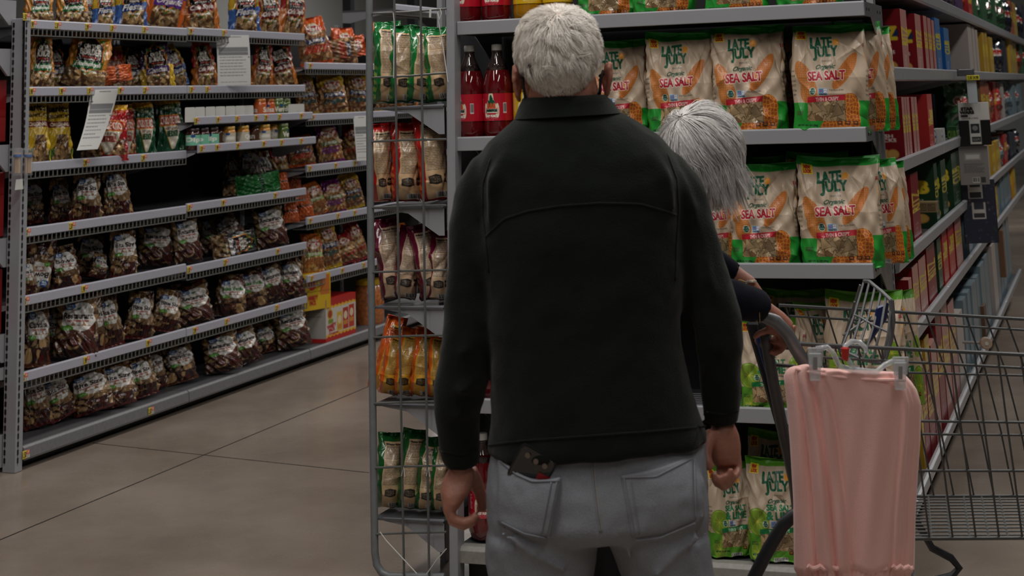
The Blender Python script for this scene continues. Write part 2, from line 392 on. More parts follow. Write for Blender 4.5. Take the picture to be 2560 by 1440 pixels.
# sawn joints as thin dark filler strips flush with the slab
M_joint=mat('joint_filler',(38,34,31),.7)
def joint(pa,pb,w=.007,ext=0):
    a=at(*pa,Z=0); b=at(*pb,Z=0); d=b-a; d/=np.linalg.norm(d); a=a-d*ext; b=b+d*ext; n=np.array([-d[1],d[0],0])*w/2
    j=MB(); P=[a+n,b+n,b-n,a-n]; j.quadbox([(p[0],p[1],.0006) for p in P],(0,0,.0006)); o=j.build('floor_joint',M_joint); tag(o,kind='structure')
joint((0,1350),(918,968),ext=1.5); joint((232,1108),(922,1182),.005)
tag(MB().box(-14,34,0,12,34.1,6).build('wall_back',mat('wall_paint',(178,186,188),.7)),kind='structure')
tag(MB().box(-14,-3.1,0,12,-3,6).build('wall_front',mat('wall_paint2',(120,120,118),.7)),kind='structure')
tag(MB().box(-14.1,-3,0,-14,34,6).build('wall_left',MATS['wall_paint2']),kind='structure')
tag(MB().box(12,-3,0,12.1,34,6).build('wall_right',MATS['wall_paint2']),kind='structure')
tag(MB().box(-14,-3,6,12,34,6.1).build('ceiling',mat('ceiling_deck',(120,122,124),.8)),kind='structure')
# ------------------------------------------------------------------ price tags (real little cards in the rail)
def tag_mesh(txt,seed):
    c=Cv(30,20,(205,203,198),.35,3); c.rect(0,0,.56,1,(222,196,70)); c.rect(.56,0,1,.55,(196,84,70))
    c.text(txt,.05,.2,.52,.85,(35,30,25),bold=1); c.lines(.6,.62,.97,.95,3,(120,110,110),random.Random(seed)); c.rect(.64,.1,.92,.4,(225,170,150))
    me=card('price_tag',c,.05,.034,.001); me.materials.append(printed('tag_print',0)); return me
TAGS=[tag_mesh(t,i) for i,t in enumerate(['1.50','2.50','3.98','2.98','1.98'])]
def put_tag(px,X,z,i,where,nth,face=math.pi/2,Y=None):
    y=yl(px,X) if Y is None else Y
    o=link('price_tag',TAGS[i%5]); o.location=(X,y,z); o.rotation_euler=(0,0,face)
    tag(o,f'yellow and red price tag, {ORD[nth]} from left on the {where}','price tag','price tags on the shelf rails'); return o
# ------------------------------------------------------------------ left run of shelving
def left_shelf(k,zt,name,label,dep=.42,lip=.046,wire=True,x0=None,tags=(),X=XL,ya=None,yb=None,plain=False):
    y0=(YL0+SEC*k+.006) if ya is None else ya; y1=(YL0+SEC*(k+1)-.006) if yb is None else yb
    e=empty('metal_shelf',(X,y0,zt-lip),label,'shelf','shelves of the left run')
    MB().box(-dep,0,.004,-.012,y1-y0,.016).build('deck',M_dkgrey,e)
    m=MB(); m.prism([(-.012,0),(0,.004),(0,lip-.004),(-.006,lip),(-.014,lip),(-.014,0)],1,0,y1-y0); bevel(m.build('price_rail',M_rail,e),.0015)
    for yy in (0.002,y1-y0-.006): MB().prism([(-.015,.012),(-dep,.012),(-dep,-.07),(-dep+.06,-.075),(-.03,-.004)],1,yy,yy+.004).build('bracket',M_grey,e)
    if wire:
        wr=MB(); n=int((y1-y0)/.033)
        for i in range(n+1):
            y=i*(y1-y0)/n; wr.box(-.006,y-.0022,-.028,-.002,y+.0022,.006)
        wr.box(-.007,0,-.030,-.002,y1-y0,-.026); wr.box(-.1,0,-.028,-.097,y1-y0,-.025)
        for i in range(n+1): y=i*(y1-y0)/n; wr.box(-.1,y-.001,-.0275,-.01,y+.001,-.0255)
        wr.build('wire_lip',M_wlip,e)
    for j,px in enumerate(tags): put_tag(px,X+.0015,zt-lip+.006,rnd.randrange(5),name,j)
    return zt-lip+.016
LZ={}
def ls(key,k,pts,name,label,**kw):
    zt=float(np.mean([zl(*p) for p in pts])); LZ[key]=(left_shelf(k,zt,name,label,**kw),k)
ls('T0',0,[(68.5,48),(466,69)],'top shelf of the near bay','top shelf of the near bay of the left run, grey rail',tags=(75,138,215,278,360))
ls('T1',1,[(480,70),(766,82)],'top shelf of the second bay','top shelf of the second bay, ending short beside the orange bags',tags=(478,562))
ls('U0',0,[(68.5,215),(466,215)],'second shelf of the near bay','second shelf down in the near bay of the left run',tags=(76,152,222,300,363))
ls('U1',1,[(480,214),(769,211)],'second shelf of the second bay','second shelf down in the second bay, above the jars',tags=(480,520))
ls('V0',0,[(83,408),(463,373)],'third shelf of the near bay','third shelf down in the near bay, holding yellow, red and green bags',tags=(215,360))
ls('W0',0,[(61,568.5),(466,514)],'fourth shelf of the near bay','fourth shelf down in the near bay, nearly empty with two brown bags',tags=(70,182))
ls('W1',1,[(468,508),(771,468.5)],'fourth shelf of the second bay','fourth shelf down in the second bay, with a green bag lying on it',tags=(475,560,690))
ls('X0',0,[(60,732),(464,666)],'fifth shelf of the near bay','fifth shelf down in the near bay of the left run',tags=(70,215))
ls('X1',1,[(468,664),(771,604)],'fifth shelf of the second bay','fifth shelf down in the second bay of the left run',tags=(475,565,695))
ls('Y0',0,[(58,920),(464,830)],'sixth shelf of the near bay','sixth shelf down in the near bay of the left run',tags=(70,222,375))
ls('Y1',1,[(485,817),(774,736)],'sixth shelf of the second bay','sixth shelf down in the second bay of the left run',tags=(490,568,692))
# jar shelves stand forward in their own carrier
ls('J1',1,[(484,292),(775,279)],'upper jar shelf','narrow upper jar shelf with white dividers, second bay',dep=.3,wire=False,X=XL+.05,tags=(492,547,595,643,668,702,757))
ls('J2',1,[(488,363),(782,338)],'lower jar shelf','narrow lower jar shelf, second bay',dep=.3,wire=False,X=XL+.07,tags=(506,545,597,662,707,756))
for key,a,b,nm in (('S1',(767,157),(909,157),'top'),('S2',(781,287),(911,276),'second'),('S3',(769,411),(914,398),'third'),('S4',(769,543),(914,519),'fourth'),('S5',(771,692),(917,649),'fifth')):
    ls(key,2,[a,b],f'{nm} shelf of the third bay',f'{nm} shelf down in the third bay, behind the wire side rack',tags={'S1':(781,),'S2':(786,),'S3':(777,842,890),'S4':(777,846,888),'S5':(779,855,908)}[key])
ls('S0',3,[(960,10),(1105,18)],'high shelf of the fourth bay','high shelf of the fourth bay seen through the wire rack top')
for key,a,nm in (('R1',(960,160),'top'),('R2',(960,270),'second'),('R3',(960,390),'third'),('R4',(960,510),'fourth'),('R5',(960,640),'fifth')):
    ls(key,3,[a],f'{nm} shelf of the fourth bay',f'{nm} shelf down in the fourth bay, mostly hidden by the rack')
# base deck
def left_base(k,nm):
    zt=.099; y0=YL0+SEC*k+.004; y1=y0+SEC-.008
    e=empty('base_shelf',(XL+.015,y0,0),f'deep grey base shelf of the {nm} bay of the left run','shelf','base shelves of the left run')
    MB().box(-.6,0,zt-.012,-.012,y1-y0,zt).build('deck',M_dkgrey,e)
    bevel(MB().prism([(-.02,.045),(0,.04),(.004,.05),(0,zt-.006),(-.01,zt+.003),(-.022,zt+.003)],1,0,y1-y0).build('front_rail',mat('scuffed_rail',(112,112,114),.45,0,.15,60,.1),e),.0015)
    MB().box(-.6,0,0,-.07,y1-y0,.05).build('kick_plate',M_black,e)
    LZ[f'B{k}']=(zt,k)
for k,nm in enumerate(['near','second','third','fourth']): left_base(k,nm)
for i,px in enumerate((78,382)): put_tag(px,XL+.022,.05,i,'base shelf of the left run',i)
for k in range(4):
    y0=YL0+SEC*k
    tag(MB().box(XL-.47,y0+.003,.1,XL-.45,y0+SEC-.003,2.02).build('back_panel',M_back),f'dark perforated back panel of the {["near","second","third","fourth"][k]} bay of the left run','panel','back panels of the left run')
# upright posts
def upright(x,y,h,label,w=.045,d=.055,slots=True,z0=0):
    e=empty('shelf_upright',(x,y,z0),label,'upright')
    bevel(MB().box(-w/2,-d/2,0,w/2,d/2,h).build('post',M_grey,e),.003)
    if slots:
        for q in (0,1):
            s=MB(); z=.04
            if q: s.box(w/2-.002,-d/2+.014,.03,w/2+.0006,-d/2+.016,h-.03)
            else: s.box(-w/2+.011,-d/2-.0006,.03,-w/2+.013,-d/2+.001,h-.03)
            while z<h-.03:
                if q: s.box(w/2-.002,-d/2+.01,z,w/2+.0012,-d/2+.02,z+.022)
                else: s.box(-w/2+.007,-d/2-.0012,z,-w/2+.017,-d/2+.001,z+.022)
                z+=.034
            s.build('slot_column',M_black,e)
    return e
ub=at(62,1120,X=XL)
upright(XL-.02,YL0-.03,1.985-.0,'grey slotted upright at the near end of the left run',.07,.05)
for k in range(1,5): upright(XL-.46,YL0+SEC*k,2.1,f'grey slotted upright behind the joint of bays {["one and two","two and three","three and four","four and five"][k-1]} on the left run',.03,.05)
# steel of the next run and lit wall seen above the third bay
e=empty('steel_rack',(-7.2,13,0),'dark steel storage rack standing far behind the left shelves','rack')
for yy in (0,1.6,3.2): MB().box(0,yy,0,.09,yy+.09,3.4).build('post',mat('dark_steel',(58,60,64),.5),e)
for zz in (2.75,3.1): MB().box(-.8,-.5,zz,.1,4,zz+.07).build('beam',MATS['dark_steel'],e)
# left end unit (end of the left run): shelf sides with red goods
for i,(ya,yb,nm) in enumerate([(0,62,'topmost'),(122,190,'second'),(362,430,'third'),(596,668,'fourth'),(835,905,'fifth'),(918,948,'sixth'),(1085,1165,'lowest')]):
    X=XL-.06; p=at(0,ya,X=X); q=at(28,yb,X=X); z1=at(14,ya,X=X)[2]; z0=at(14,yb,X=X)[2]; y1=at(28,600,X=X)[1]
    e=empty('end_shelf',(X,y1,z0),f'{nm} grey end shelf at the left picture edge, side bracket in view','shelf','end shelves of the left run')
    hh=z1-z0
    MB().prism([(0,0),(0,hh),(-.5,hh),(-.5,hh*.62),(-.12,hh*.5),(-.05,0)],0,-.012,0).build('bracket',M_grey,e)
    MB().box(-.9,-.5,hh-.015,-.012,0,hh-.002).build('deck',M_dkgrey,e)
M_red=mat('red_card',(150,18,22),.45)
for i,(ya,yb,nm) in enumerate([(200,355,'upper'),(430,592,'middle'),(672,832,'lower'),(950,1080,'bottom')]):
    X=XL-.12; z1=at(6,ya,X=X)[2]; z0=at(6,yb,X=X)[2]; y1=at(9,600,X=X)[1]
    tag(bevel(MB().box(X-.3,y1-.3,z0,X,y1,z1).build('red_carton',M_red),.004),f'{nm} red carton on the end shelves at the left picture edge','carton','red cartons at the left picture edge')
# ------------------------------------------------------------------ designs of the bags on the left run
TAN=[(205,165,110),(190,150,98),(215,178,128),(176,136,88)]
FOIL=.16
def front(nx,ny,col,rough,d=.2):
    """canvas plus mapping of front coordinates (0..1) to canvas x"""
    c=Cv(nx,ny,col,rough,3); c.f=lambda x:d+(1-2*d)*x; return c
def d_gv(title,sub,seed,small=False,green=True,bottom=(92,26,20)):
    r=random.Random(seed); c=front(118,150,(70,42,28),FOIL,.14); f=c.f
    c.chips(0,0,1,1,[(176,144,102),(150,118,80),(120,88,58),(84,44,30)],60,.17,r,(34,17,13),True)
    c.chips(0,.70,1,.97,[(80,26,20),(58,22,18),(176,140,94),(110,60,36)],26,.13,r,(44,16,14),True); c.rect(0,.93,1,1,bottom,FOIL)
    ly=.24
    c.ell(f(.52),ly+.13,.36,.27,(218,216,212),.2,0,.04)
    c.rect(f(.16),ly+.02,f(.88),ly+.27,(218,216,212),.2)
    for k in range(5): c.poly([(f(.16+.15*k),ly+.265),(f(.31+.15*k),ly+.265),(f(.22+.15*k),ly+.265-.05*(k%2)-.02)],(150,112,76),FOIL)
    c.ell(f(.24),ly-.03,.13,.075,(28,80,150),.25); c.text('Great',f(.13),ly-.065,f(.35),ly-.03,(220,228,235),bold=1); c.text('Value',f(.15),ly-.025,f(.34),ly+.01,(220,228,235),bold=1)
    c.text(title,f(.1),ly+.07,f(.92),ly+.155,(40,26,24) if title!='Salsa Verde' else (56,120,40),bold=2); c.text(sub,f(.2),ly+.175,f(.8),ly+.21,(165,70,60),bold=1)
    c.poly([(f(.45),ly+.0),(f(.6),ly-.02),(f(.52),ly+.03)],(40,100,60))
    if green: c.ell(f(.22),ly+.3,.12,.05,(74,140,44),.25); c.text('Gluten Free',f(.12),ly+.28,f(.33),ly+.315,(190,215,170))
    return c
def d_border(ground,flav,fcol,seed,lower=None):
    r=random.Random(seed); c=front(118,150,ground,FOIL,.14); f=c.f
    c.chips(0,.66,1,1,TAN,60,.08,r,(88,58,34),False)
    if lower: c.rect(0,.55,.22,1,lower,FOIL); c.rect(.78,.5,1,1,lower,FOIL)
    P=lambda s,cy:[(f(.5+s*x),cy+s*y) for x,y in((0,-.36),(.42,-.12),(.40,.2),(-.02,.40),(-.42,.2),(-.44,-.1))]
    c.poly(P(1.05,.36),(60,110,40),FOIL); c.poly(P(.98,.36),(196,112,40),FOIL); c.poly(P(.86,.36),(18,14,14),FOIL)
    c.text('ON THE',f(.3),.22,f(.72),.30,(226,220,208),bold=2,ang=.06); c.text('BORDER',f(.22),.31,f(.8),.42,(226,220,208),bold=2,ang=.04)
    c.text('MEXICAN GRILL',f(.28),.445,f(.76),.475,(190,60,40),bold=1); c.text('& CANTINA',f(.36),.49,f(.68),.515,(200,190,180),bold=1)
    c.rect(f(.08),.56,f(.92),.68,fcol,FOIL,-.06); c.text(flav,f(.14),.55,f(.86),.645,(232,228,220),bold=2,ang=.05,slant=.1)
    c.text('Thick & Crispy',f(.3),.69,f(.75),.73,(230,230,220),bold=1); c.ell(f(.24),.16,.09,.03,(60,120,40),FOIL,.7); c.ell(f(.8),.14,.07,.03,(60,120,40),FOIL,-.6)
    return c
def d_juanita():
    r=random.Random(3); c=front(110,150,(214,178,40),FOIL,.15); f=c.f
    c.chips(.2,.52,.85,1,TAN,50,.09,r,(90,60,35),False); c.poly([(0,.5),(.35,.5),(.35,.68),(.2,.8),(0,1)],(214,178,40)); c.poly([(1,.5),(.72,.5),(.72,.66),(.86,.8),(1,1)],(214,178,40))
    c.text('Juanitos',.06,.03,.94,.17,(24,20,18),bold=3,slant=.1); c.text('CORN TORTILLA CHIPS',.1,.19,.9,.24,(70,50,20),bold=1)
    c.rect(0,.3,1,.40,(120,30,32)); c.text('ORIGINAL',.18,.325,.8,.38,(230,220,190),bold=2)
    for x in (.1,.22,.86): c.ell(x,.86,.05,.15,(50,100,40)); c.ell(x+.06,.8,.03,.1,(60,115,45))
    return c
def d_cazo(ground,sub1,sub2,seed,win):
    r=random.Random(seed); c=front(110,150,ground,FOIL,.15); f=c.f
    c.rect(0,0,1,.09,(214,160,40)); 
    for i in range(40): c.ell(r.random(),.09+.05*r.random(),.012,.01,(214,160,40))
    c.text('FRESH TORTILLAS',f(.2),.15,f(.8),.185,(200,190,150),bold=1)
    if win: c.chips(0,.6,.46,.98,TAN,30,.1,r,(90,50,30),False); c.chips(.6,.62,.9,.9,TAN,12,.08,r,(90,50,30),False)
    c.poly([(f(.16),.48),(f(.95),.48),(f(.62),.9),(f(.5),.9)],(214,206,188)); c.poly([(f(.16),.48),(f(.2),.48),(f(.52),.9),(f(.5),.9)],(206,150,50))
    c.rect(f(.04),.29,f(1.0),.49,(214,150,50)); c.rect(f(.06),.305,f(.98),.475,(186,50,38)); c.text('CAZO DE ORO',f(.1),.325,f(.94),.455,(228,216,196),bold=2)
    c.text(sub1,f(.28),.52,f(.82),.56,(90,50,30),bold=1); c.text(sub2,f(.32),.58,f(.78),.68,(40,80,50) if not win else (150,50,40),bold=2)
    return c
def d_macs(ground,mid,flav,fcol,seed,chips=True):
    r=random.Random(seed); c=front(104,140,ground,FOIL,.15); f=c.f
    if chips: c.chips(0,.3,1,.92,[(206,160,104),(190,136,82),(214,176,128),(176,110,60)],130,.07,r,(120,70,40),True)
    c.ell(f(.5),.26,.24,.19,(200,130,40),FOIL); c.ell(f(.5),.26,.21,.165,(218,206,190),FOIL); c.rect(f(.15),.2,f(.85),.31,(178,34,40)); c.text("Mac's",f(.2),.2,f(.8),.3,(235,226,214),bold=3)
    c.rect(f(.1),.46,f(.9),.56,mid); c.text('JUMBO',f(.2),.475,f(.8),.55,(225,215,205),bold=2); c.text(flav,f(.08),.6,f(.92),.74,fcol,bold=3,slant=.1)
    return c
def d_plain(ground,seed):
    c=front(80,100,ground,FOIL,.15); r=random.Random(seed); c.rect(0,.4,1,.5,tuple(.6*x for x in ground)); return c
DES={
 'homestyle':(d_border((196,128,48),'Homestyle',(34,104,52),1),'orange and green tortilla chip bag'),
 'fiesta':(d_border((206,166,46),'Fiesta',(26,56,120),2,(60,96,160)),'yellow and blue tortilla chip bag'),
 'cafe':(d_border((160,44,34),'Cafe Style',(116,34,28),3,(196,116,50)),'dark red and orange tortilla chip bag'),
 'cantina':(d_border((58,30,70),'Cantina',(72,44,110),4,(214,176,50)),'purple and yellow tortilla chip bag'),
 'dark':(d_border((24,22,26),'Cantina Thins',(60,60,80),5),'dark thin tortilla chip bag'),
 'purple':(d_border((92,50,140),'Organic',(92,50,140),6,(196,96,40)),'crinkled purple and orange chip bag'),
 'juanita':(d_juanita(),'yellow corn tortilla chip bag'),
 'cazored':(d_cazo((164,24,30),'KETTLE STYLE','CORN TORTILLA',7,True),'red kettle style chip bag'),
 'cazogreen':(d_cazo((22,74,46),'KETTLE STYLE','FIRE ROASTED',8,False),'green fire roasted chip bag'),
 'bite':(d_gv('Bite Size','Tortilla Chips',11),'clear bag of bite size chips'),
 'bowls':(d_gv('Bowls','Tortilla Chips',12),'clear bag of bowl shaped chips'),
 'rest':(d_gv('Restaurant','Style Tortilla Chips',13,bottom=(50,28,24)),'clear bag of restaurant style chips'),
 'corn':(d_gv('Cantina','Tortilla Chips',15,bottom=(96,52,20)),'clear bag of cantina chips'),
 'salsa':(d_gv('Salsa Verde','Tortilla Chips',14,bottom=(60,40,24)),'clear chip bag lettered in green'),
 'macorange':(d_macs((214,92,40),(40,60,110),'BARBECUE',(190,60,40),21),'orange topped pork rind bag'),
 'macyellow':(d_macs((214,176,50),(34,60,110),'Original',(50,80,80),22),'yellow topped pork rind bag'),
 'macpurple':(d_macs((112,36,104),(90,120,60),'FUEGO',(120,50,130),23),'purple topped pork rind bag'),
 'macred':(d_macs((150,34,34),(214,160,60),'Hot',(190,50,30),24),'red bag of pork rinds'),
 'maccorn':(d_macs((190,100,40),(120,160,70),'REVENTADO',(150,90,40),25),'orange based pork rind bag'),
 'orangefoil':(d_plain((206,96,36),26),'plain orange foil snack bag'),
 'greenfoil':(d_plain((28,120,50),27),'bright green foil snack bag'),
}
M_film=printed('printed_film',.6,30,.5,.6,.008)
BAGM={}
for i,(k,(c,_)) in enumerate(DES.items()):
    BAGM[k]=[]
    for v in range(3 if k in('bite','rest','cafe','homestyle') else 1):
        me=bag_mesh('bag_'+k,c,.26,.33,.13,2.2,seed=i*5+v,crease=.015,ncr=42,topw=(.72,.86,.6)[v],foot=(0,.35,.15)[v],lean=(.5,.9,.1)[v],bulge=.5,ears=.05,wrinkle=.0026); me.materials.append(M_film); BAGM[k].append(me)
ROWS={}
def lbag(kind,cx,ty,pw,key,back=.0,yaw=None,tilt=0,pitch=0,by=None,var=None,sw=1,upside=False):
    if var is None: var=int(cx)%3
    """bag on a left shelf: picture column, picture row of its top, its seen width, and the shelf"""
    z0,k=LZ[key]; X=XL-.10-back; p=at(cx,ty,X=X); D=depth(p); y=p[1]
    h=max(p[2]-z0,.12) if by is None else abs(p[2]-at(cx,by,X=X)[2])
    wid=pw*D/FPX; ang=62 if yaw is None else yaw
    vis=math.cos(math.radians(ang-24)); w=wid/max(vis,.45)
    ROWS.setdefault(key,[]).append((cx,kind,p,h,w,ang,tilt,pitch,var,X,y,z0,upside))
for a in [ # top shelf
 ('homestyle',100,-40,62,'T0'),('homestyle',182,-45,85,'T0',0,50),('dark',228,-30,50,'T0',.1),('fiesta',262,-42,52,'T0'),('fiesta',330,-60,78,'T0',0,55),('purple',402,-75,105,'T0',0,50,14),
 ('cafe',505,-62,95,'T1',0,45,-4),('fiesta',612,-50,78,'T1',0,55),('cafe',672,-40,64,'T1',.02,60),('cafe',726,-48,72,'T1',0,52,8),
 # second
 ('homestyle',98,88,72,'U0',0,60,6),('dark',140,98,56,'U0',.12),('homestyle',206,96,112,'U0',0,38,12,0,None,1),('cazored',285,122,70,'U0',.14,50,-4),('dark',330,118,66,'U0',.12,60),('cantina',398,108,86,'U0',0,50,-6),('fiesta',450,118,50,'U0',.03,70,-18),
 ('cafe',515,104,72,'U1',0,52,-5),('cafe',650,104,62,'U1',0,55,8),('cafe',712,110,70,'U1',0,50,-12,0,None,1),
 # third, near bay
 ('juanita',96,262,66,'V0',0,55),('juanita',150,262,72,'V0',.03,52),('cazored',262,268,125,'V0',-.03,34,3),('cazored',314,266,52,'V0',.03,66),('cazogreen',362,258,60,'V0',0,52),('cazogreen',428,252,78,'V0',0,44,-3),
 # fourth
 ('bite',85,450,42,'W0',.24,70),('bite',152,448,52,'W0',.16,66),('bite',216,432,80,'W0',.02,46,-3),('bite',296,424,74,'W0',.0,50,-2),
 ('orangefoil',704,452,52,'W1',.05,60),('orangefoil',736,450,56,'W1',.08,60),
 ('bite',622,372,48,'W1',.22,70),('corn',662,380,48,'W1',.2,60),('macred',700,365,54,'W1',.2,60),('dark',580,380,40,'W1',.25,70),
 # fifth
 ('bite',72,650,40,'X0',0,60),('bowls',106,600,72,'X0',.0,50,0,0,None,0,1,True),('bowls',168,622,72,'X0',-.01,48,-4),('bite',214,590,66,'X0',.18,60,12),('bite',242,640,56,'X0',.08,66,16),('bite',310,568,66,'X0',.0,56,4),('rest',385,560,84,'X0',.12,56,0),
 ('rest',472,540,66,'X0',.0,60,-9),('rest',428,568,50,'X0',.2,60),
 ('rest',590,545,104,'X1',.10,40,-26),('rest',532,540,60,'X1',.22,66),('rest',682,515,76,'X1',.0,56,-10),
 # sixth
 ('corn',92,765,66,'Y0',.03,56),('bowls',130,772,50,'Y0',.12,64),('rest',188,740,112,'Y0',-.01,34,0,0,None,1),('bowls',236,742,50,'Y0',.02,70),('bite',282,734,66,'Y0',0,56,-8),('bite',345,740,72,'Y0',.02,56,10),('bite',408,735,74,'Y0',.0,58,12),
 ('rest',490,715,92,'Y1',-.01,48,-10),('salsa',574,690,82,'Y1',.0,52,5),('salsa',632,680,76,'Y1',.02,52,-3),('rest',684,664,72,'Y1',0,56,-12),('rest',728,650,78,'Y1',0,50,-4),
 # base
 ('bite',98,930,74,'B0',.06,56,-10),('bite',160,935,66,'B0',.04,62,-14),('bite',238,925,104,'B0',-.02,44,-12,0,None,1),('bite',298,908,92,'B0',-.02,48,-7),('bite',360,892,84,'B0',-.02,50,-8),('bite',394,880,50,'B0',.06,60,-6),
 ('corn',455,862,84,'B1',.02,52,-5),('rest',560,838,108,'B1',-.04,40,-9,0,None,1),('rest',618,820,86,'B1',-.04,50,-12),('corn',662,812,58,'B1',.08,62),('salsa',694,800,46,'B1',.1,62),('rest',736,770,86,'B1',-.03,50,-10),
 # third bay
 ('macorange',792,52,86,'S1',.0,50,-8),('macorange',862,72,70,'S1',.1,50),
 ('macyellow',770,186,56,'S2',.06,60,-6),('macyellow',832,188,86,'S2',.0,46,-4),('macyellow',888,186,72,'S2',.02,50,4),
 ('macorange',756,345,80,'S3',.1,50,-5),('macpurple',828,316,66,'S3',.0,54,-8),('macred',885,318,62,'S3',.04,56),
 ('orangefoil',728,505,44,'S4',.0,58),('orangefoil',764,492,44,'S4',.0,62,-6),('maccorn',792,462,60,'S4',.0,56,-12),('macpurple',836,452,64,'S4',.0,54,-6),('macyellow',884,444,62,'S4',.02,54,-10),
 ('maccorn',782,590,62,'S5',.0,52),('macyellow',826,562,66,'S5',.0,54,-8),('macred',868,590,60,'S5',.0,60,-14),('macred',900,560,50,'S5',.0,60,-14),
 # fourth bay seen through the rack
 ('macorange',952,60,56,'R1'),('orangefoil',1005,70,56,'R1'),('macyellow',962,200,60,'R2'),('cafe',1015,200,60,'R2'),('macred',955,570,50,'R5'),('maccorn',1005,560,50,'R5'),
 ]: lbag(*a)
nice={'T0': 'near bay top shelf', 'T1': 'second bay top shelf', 'U0': 'near bay second shelf', 'U1': 'second bay second shelf', 'V0': 'near bay third shelf', 'W0': 'near bay fourth shelf', 'W1': 'second bay fourth shelf', 'X0': 'near bay fifth shelf', 'X1': 'second bay fifth shelf', 'Y0': 'near bay sixth shelf', 'Y1': 'second bay sixth shelf', 'B0': 'near bay base shelf', 'B1': 'second bay base shelf', 'S1': 'third bay top shelf', 'S2': 'third bay second shelf', 'S3': 'third bay third shelf', 'S4': 'third bay fourth shelf', 'S5': 'third bay fifth shelf', 'R1': 'fourth bay top shelf', 'R2': 'fourth bay second shelf', 'R5': 'fourth bay fifth shelf'}
def desc(kind): return DES[kind][1]
for key,items in ROWS.items():
    items.sort(key=lambda t:t[0]); cnt={}
    for n,(cx,kind,p,h,wd,ang,tilt,pitch,var,X,y,z0,up) in enumerate(items):
        o=link('chip_bag',BAGM[kind][var%len(BAGM[kind])]); hh=h*rnd.uniform(.99,1.07); cnt[kind]=cnt.get(kind,0)+1
        wd=min(wd,hh*.98); wd=max(wd,hh*.5)
        o.scale=(wd/.26,min(wd/.26,1.0),hh/.33); o.rotation_euler=(math.radians(-6+pitch),math.radians(tilt),math.radians(ang+rnd.uniform(-7,7))); 
        o.rotation_mode='ZXY' if False else 'XYZ'
        o.location=(X,y,z0+.002)
        if kind in('bite','rest','corn','bowls','salsa') and not up: tilt+=rnd.uniform(-5,5); o.rotation_euler[1]=math.radians(tilt)
        if tilt: o.location.z+=abs(math.sin(math.radians(tilt)))*wd*.38
        if up: o.rotation_euler=(0,math.radians(180+6),math.radians(ang)); o.location.z=z0+hh
        tag(o,f'{desc(kind)}, {ORD[n]} from left, {nice[key]}','chip bag','chip bags on the '+nice[key])
# bags lying down
def lying(kind,cx,cy,ln,key,label,back=0,rz=90,rr=0,sc=1):
    z0,k=LZ[key]; X=XL-.1-back; p=at(cx,cy,X=X); o=link('chip_bag',BAGM[kind][0]); s=ln*depth(p)/FPX/.33
    o.scale=(s*.8*sc,s*.8,s); o.rotation_euler=(math.radians(8),math.radians(90+rr),math.radians(rz-20)); o.location=(X,p[1],p[2]); 
    # the bag's own length runs along its z: shift so that its middle sits at the point
    bpy.context.view_layer.update()
    o.location=Vector(o.location)-(o.matrix_world.to_3x3()@Vector((0,0,.165))); tag(o,label,'chip bag','chip bags lying down'); return o
lying('orangefoil',286,186,88,'U0','orange bag lying on its side, near bay second shelf',-.05,80,-8)
lying('greenfoil',645,466,118,'W1','bright green foil bag lying flat on the fourth shelf of the second left bay',.02,80,-8)
lying('dark',585,612,118,'X1','dark clear bag of chips lying flat on the fifth shelf of the second bay',-.03,80,-10)
lying('macorange',868,122,105,'S1','bright orange bag of pork rinds lying on top of the third bay',0,80,-12)
# ------------------------------------------------------------------ jars, dividers, papers on the left run
M_jarlab=printed('jar_print',0,coat=.6)
def jar_proto(body,lid,labcol,txt,lab0=.25,lab1=.8):
    e=empty('salsa_jar',(0,0,0))
    MB().lathe([(.0,0),(.034,0),(.038,.006),(.038,.085),(.033,.097),(.031,.1)],20).build('jar',mat('jar_'+txt,body,.12,coat=.8),e,smooth=True)
    MB().lathe([(.033,.098),(.0345,.099),(.0345,.112),(.032,.115),(0,.115)],20).build('lid',mat('lid_'+txt,lid,.35,.3),e,smooth=True)
    c=Cv(90,30,labcol,.4,3); 
    for k in range(2): c.text(txt,.08+.5*k,.25,.42+.5*k,.75,(235,230,220),bold=2); c.ell(.25+.5*k,.12,.05,.05,(30,70,140))
    C=c.done(); ny,nx=C.shape[:2]; th=np.linspace(0,2*math.pi,nx); z=np.linspace(.1*lab1,.1*lab0,ny)
    V=np.stack([np.broadcast_to(.0386*np.cos(th),(ny,nx)),np.broadcast_to(.0386*np.sin(th),(ny,nx)),np.repeat(z[:,None],nx,1)],-1).reshape(-1,3)
    i=np.arange(nx*ny).reshape(ny,nx); Q=np.stack([i[:-1,:-1],i[1:,:-1],i[1:,1:],i[:-1,1:]],-1).reshape(-1,4)
    link('label',new_mesh('label',V,Q,C.reshape(-1,4)),M_jarlab,e); return e
JP={'orange':jar_proto((196,84,30),(180,110,50),(206,100,50),'Salsa'),'yellow':jar_proto((206,140,50),(190,150,70),(196,188,170),'Queso'),'green':jar_proto((84,110,40),(120,130,90),(90,104,50),'Verde'),'teal':jar_proto((60,30,26),(40,26,26),(120,190,160),'Dip'),'dark':jar_proto((90,54,30),(60,40,30),(100,64,40),'Bean')}
used=set(); jars=[]
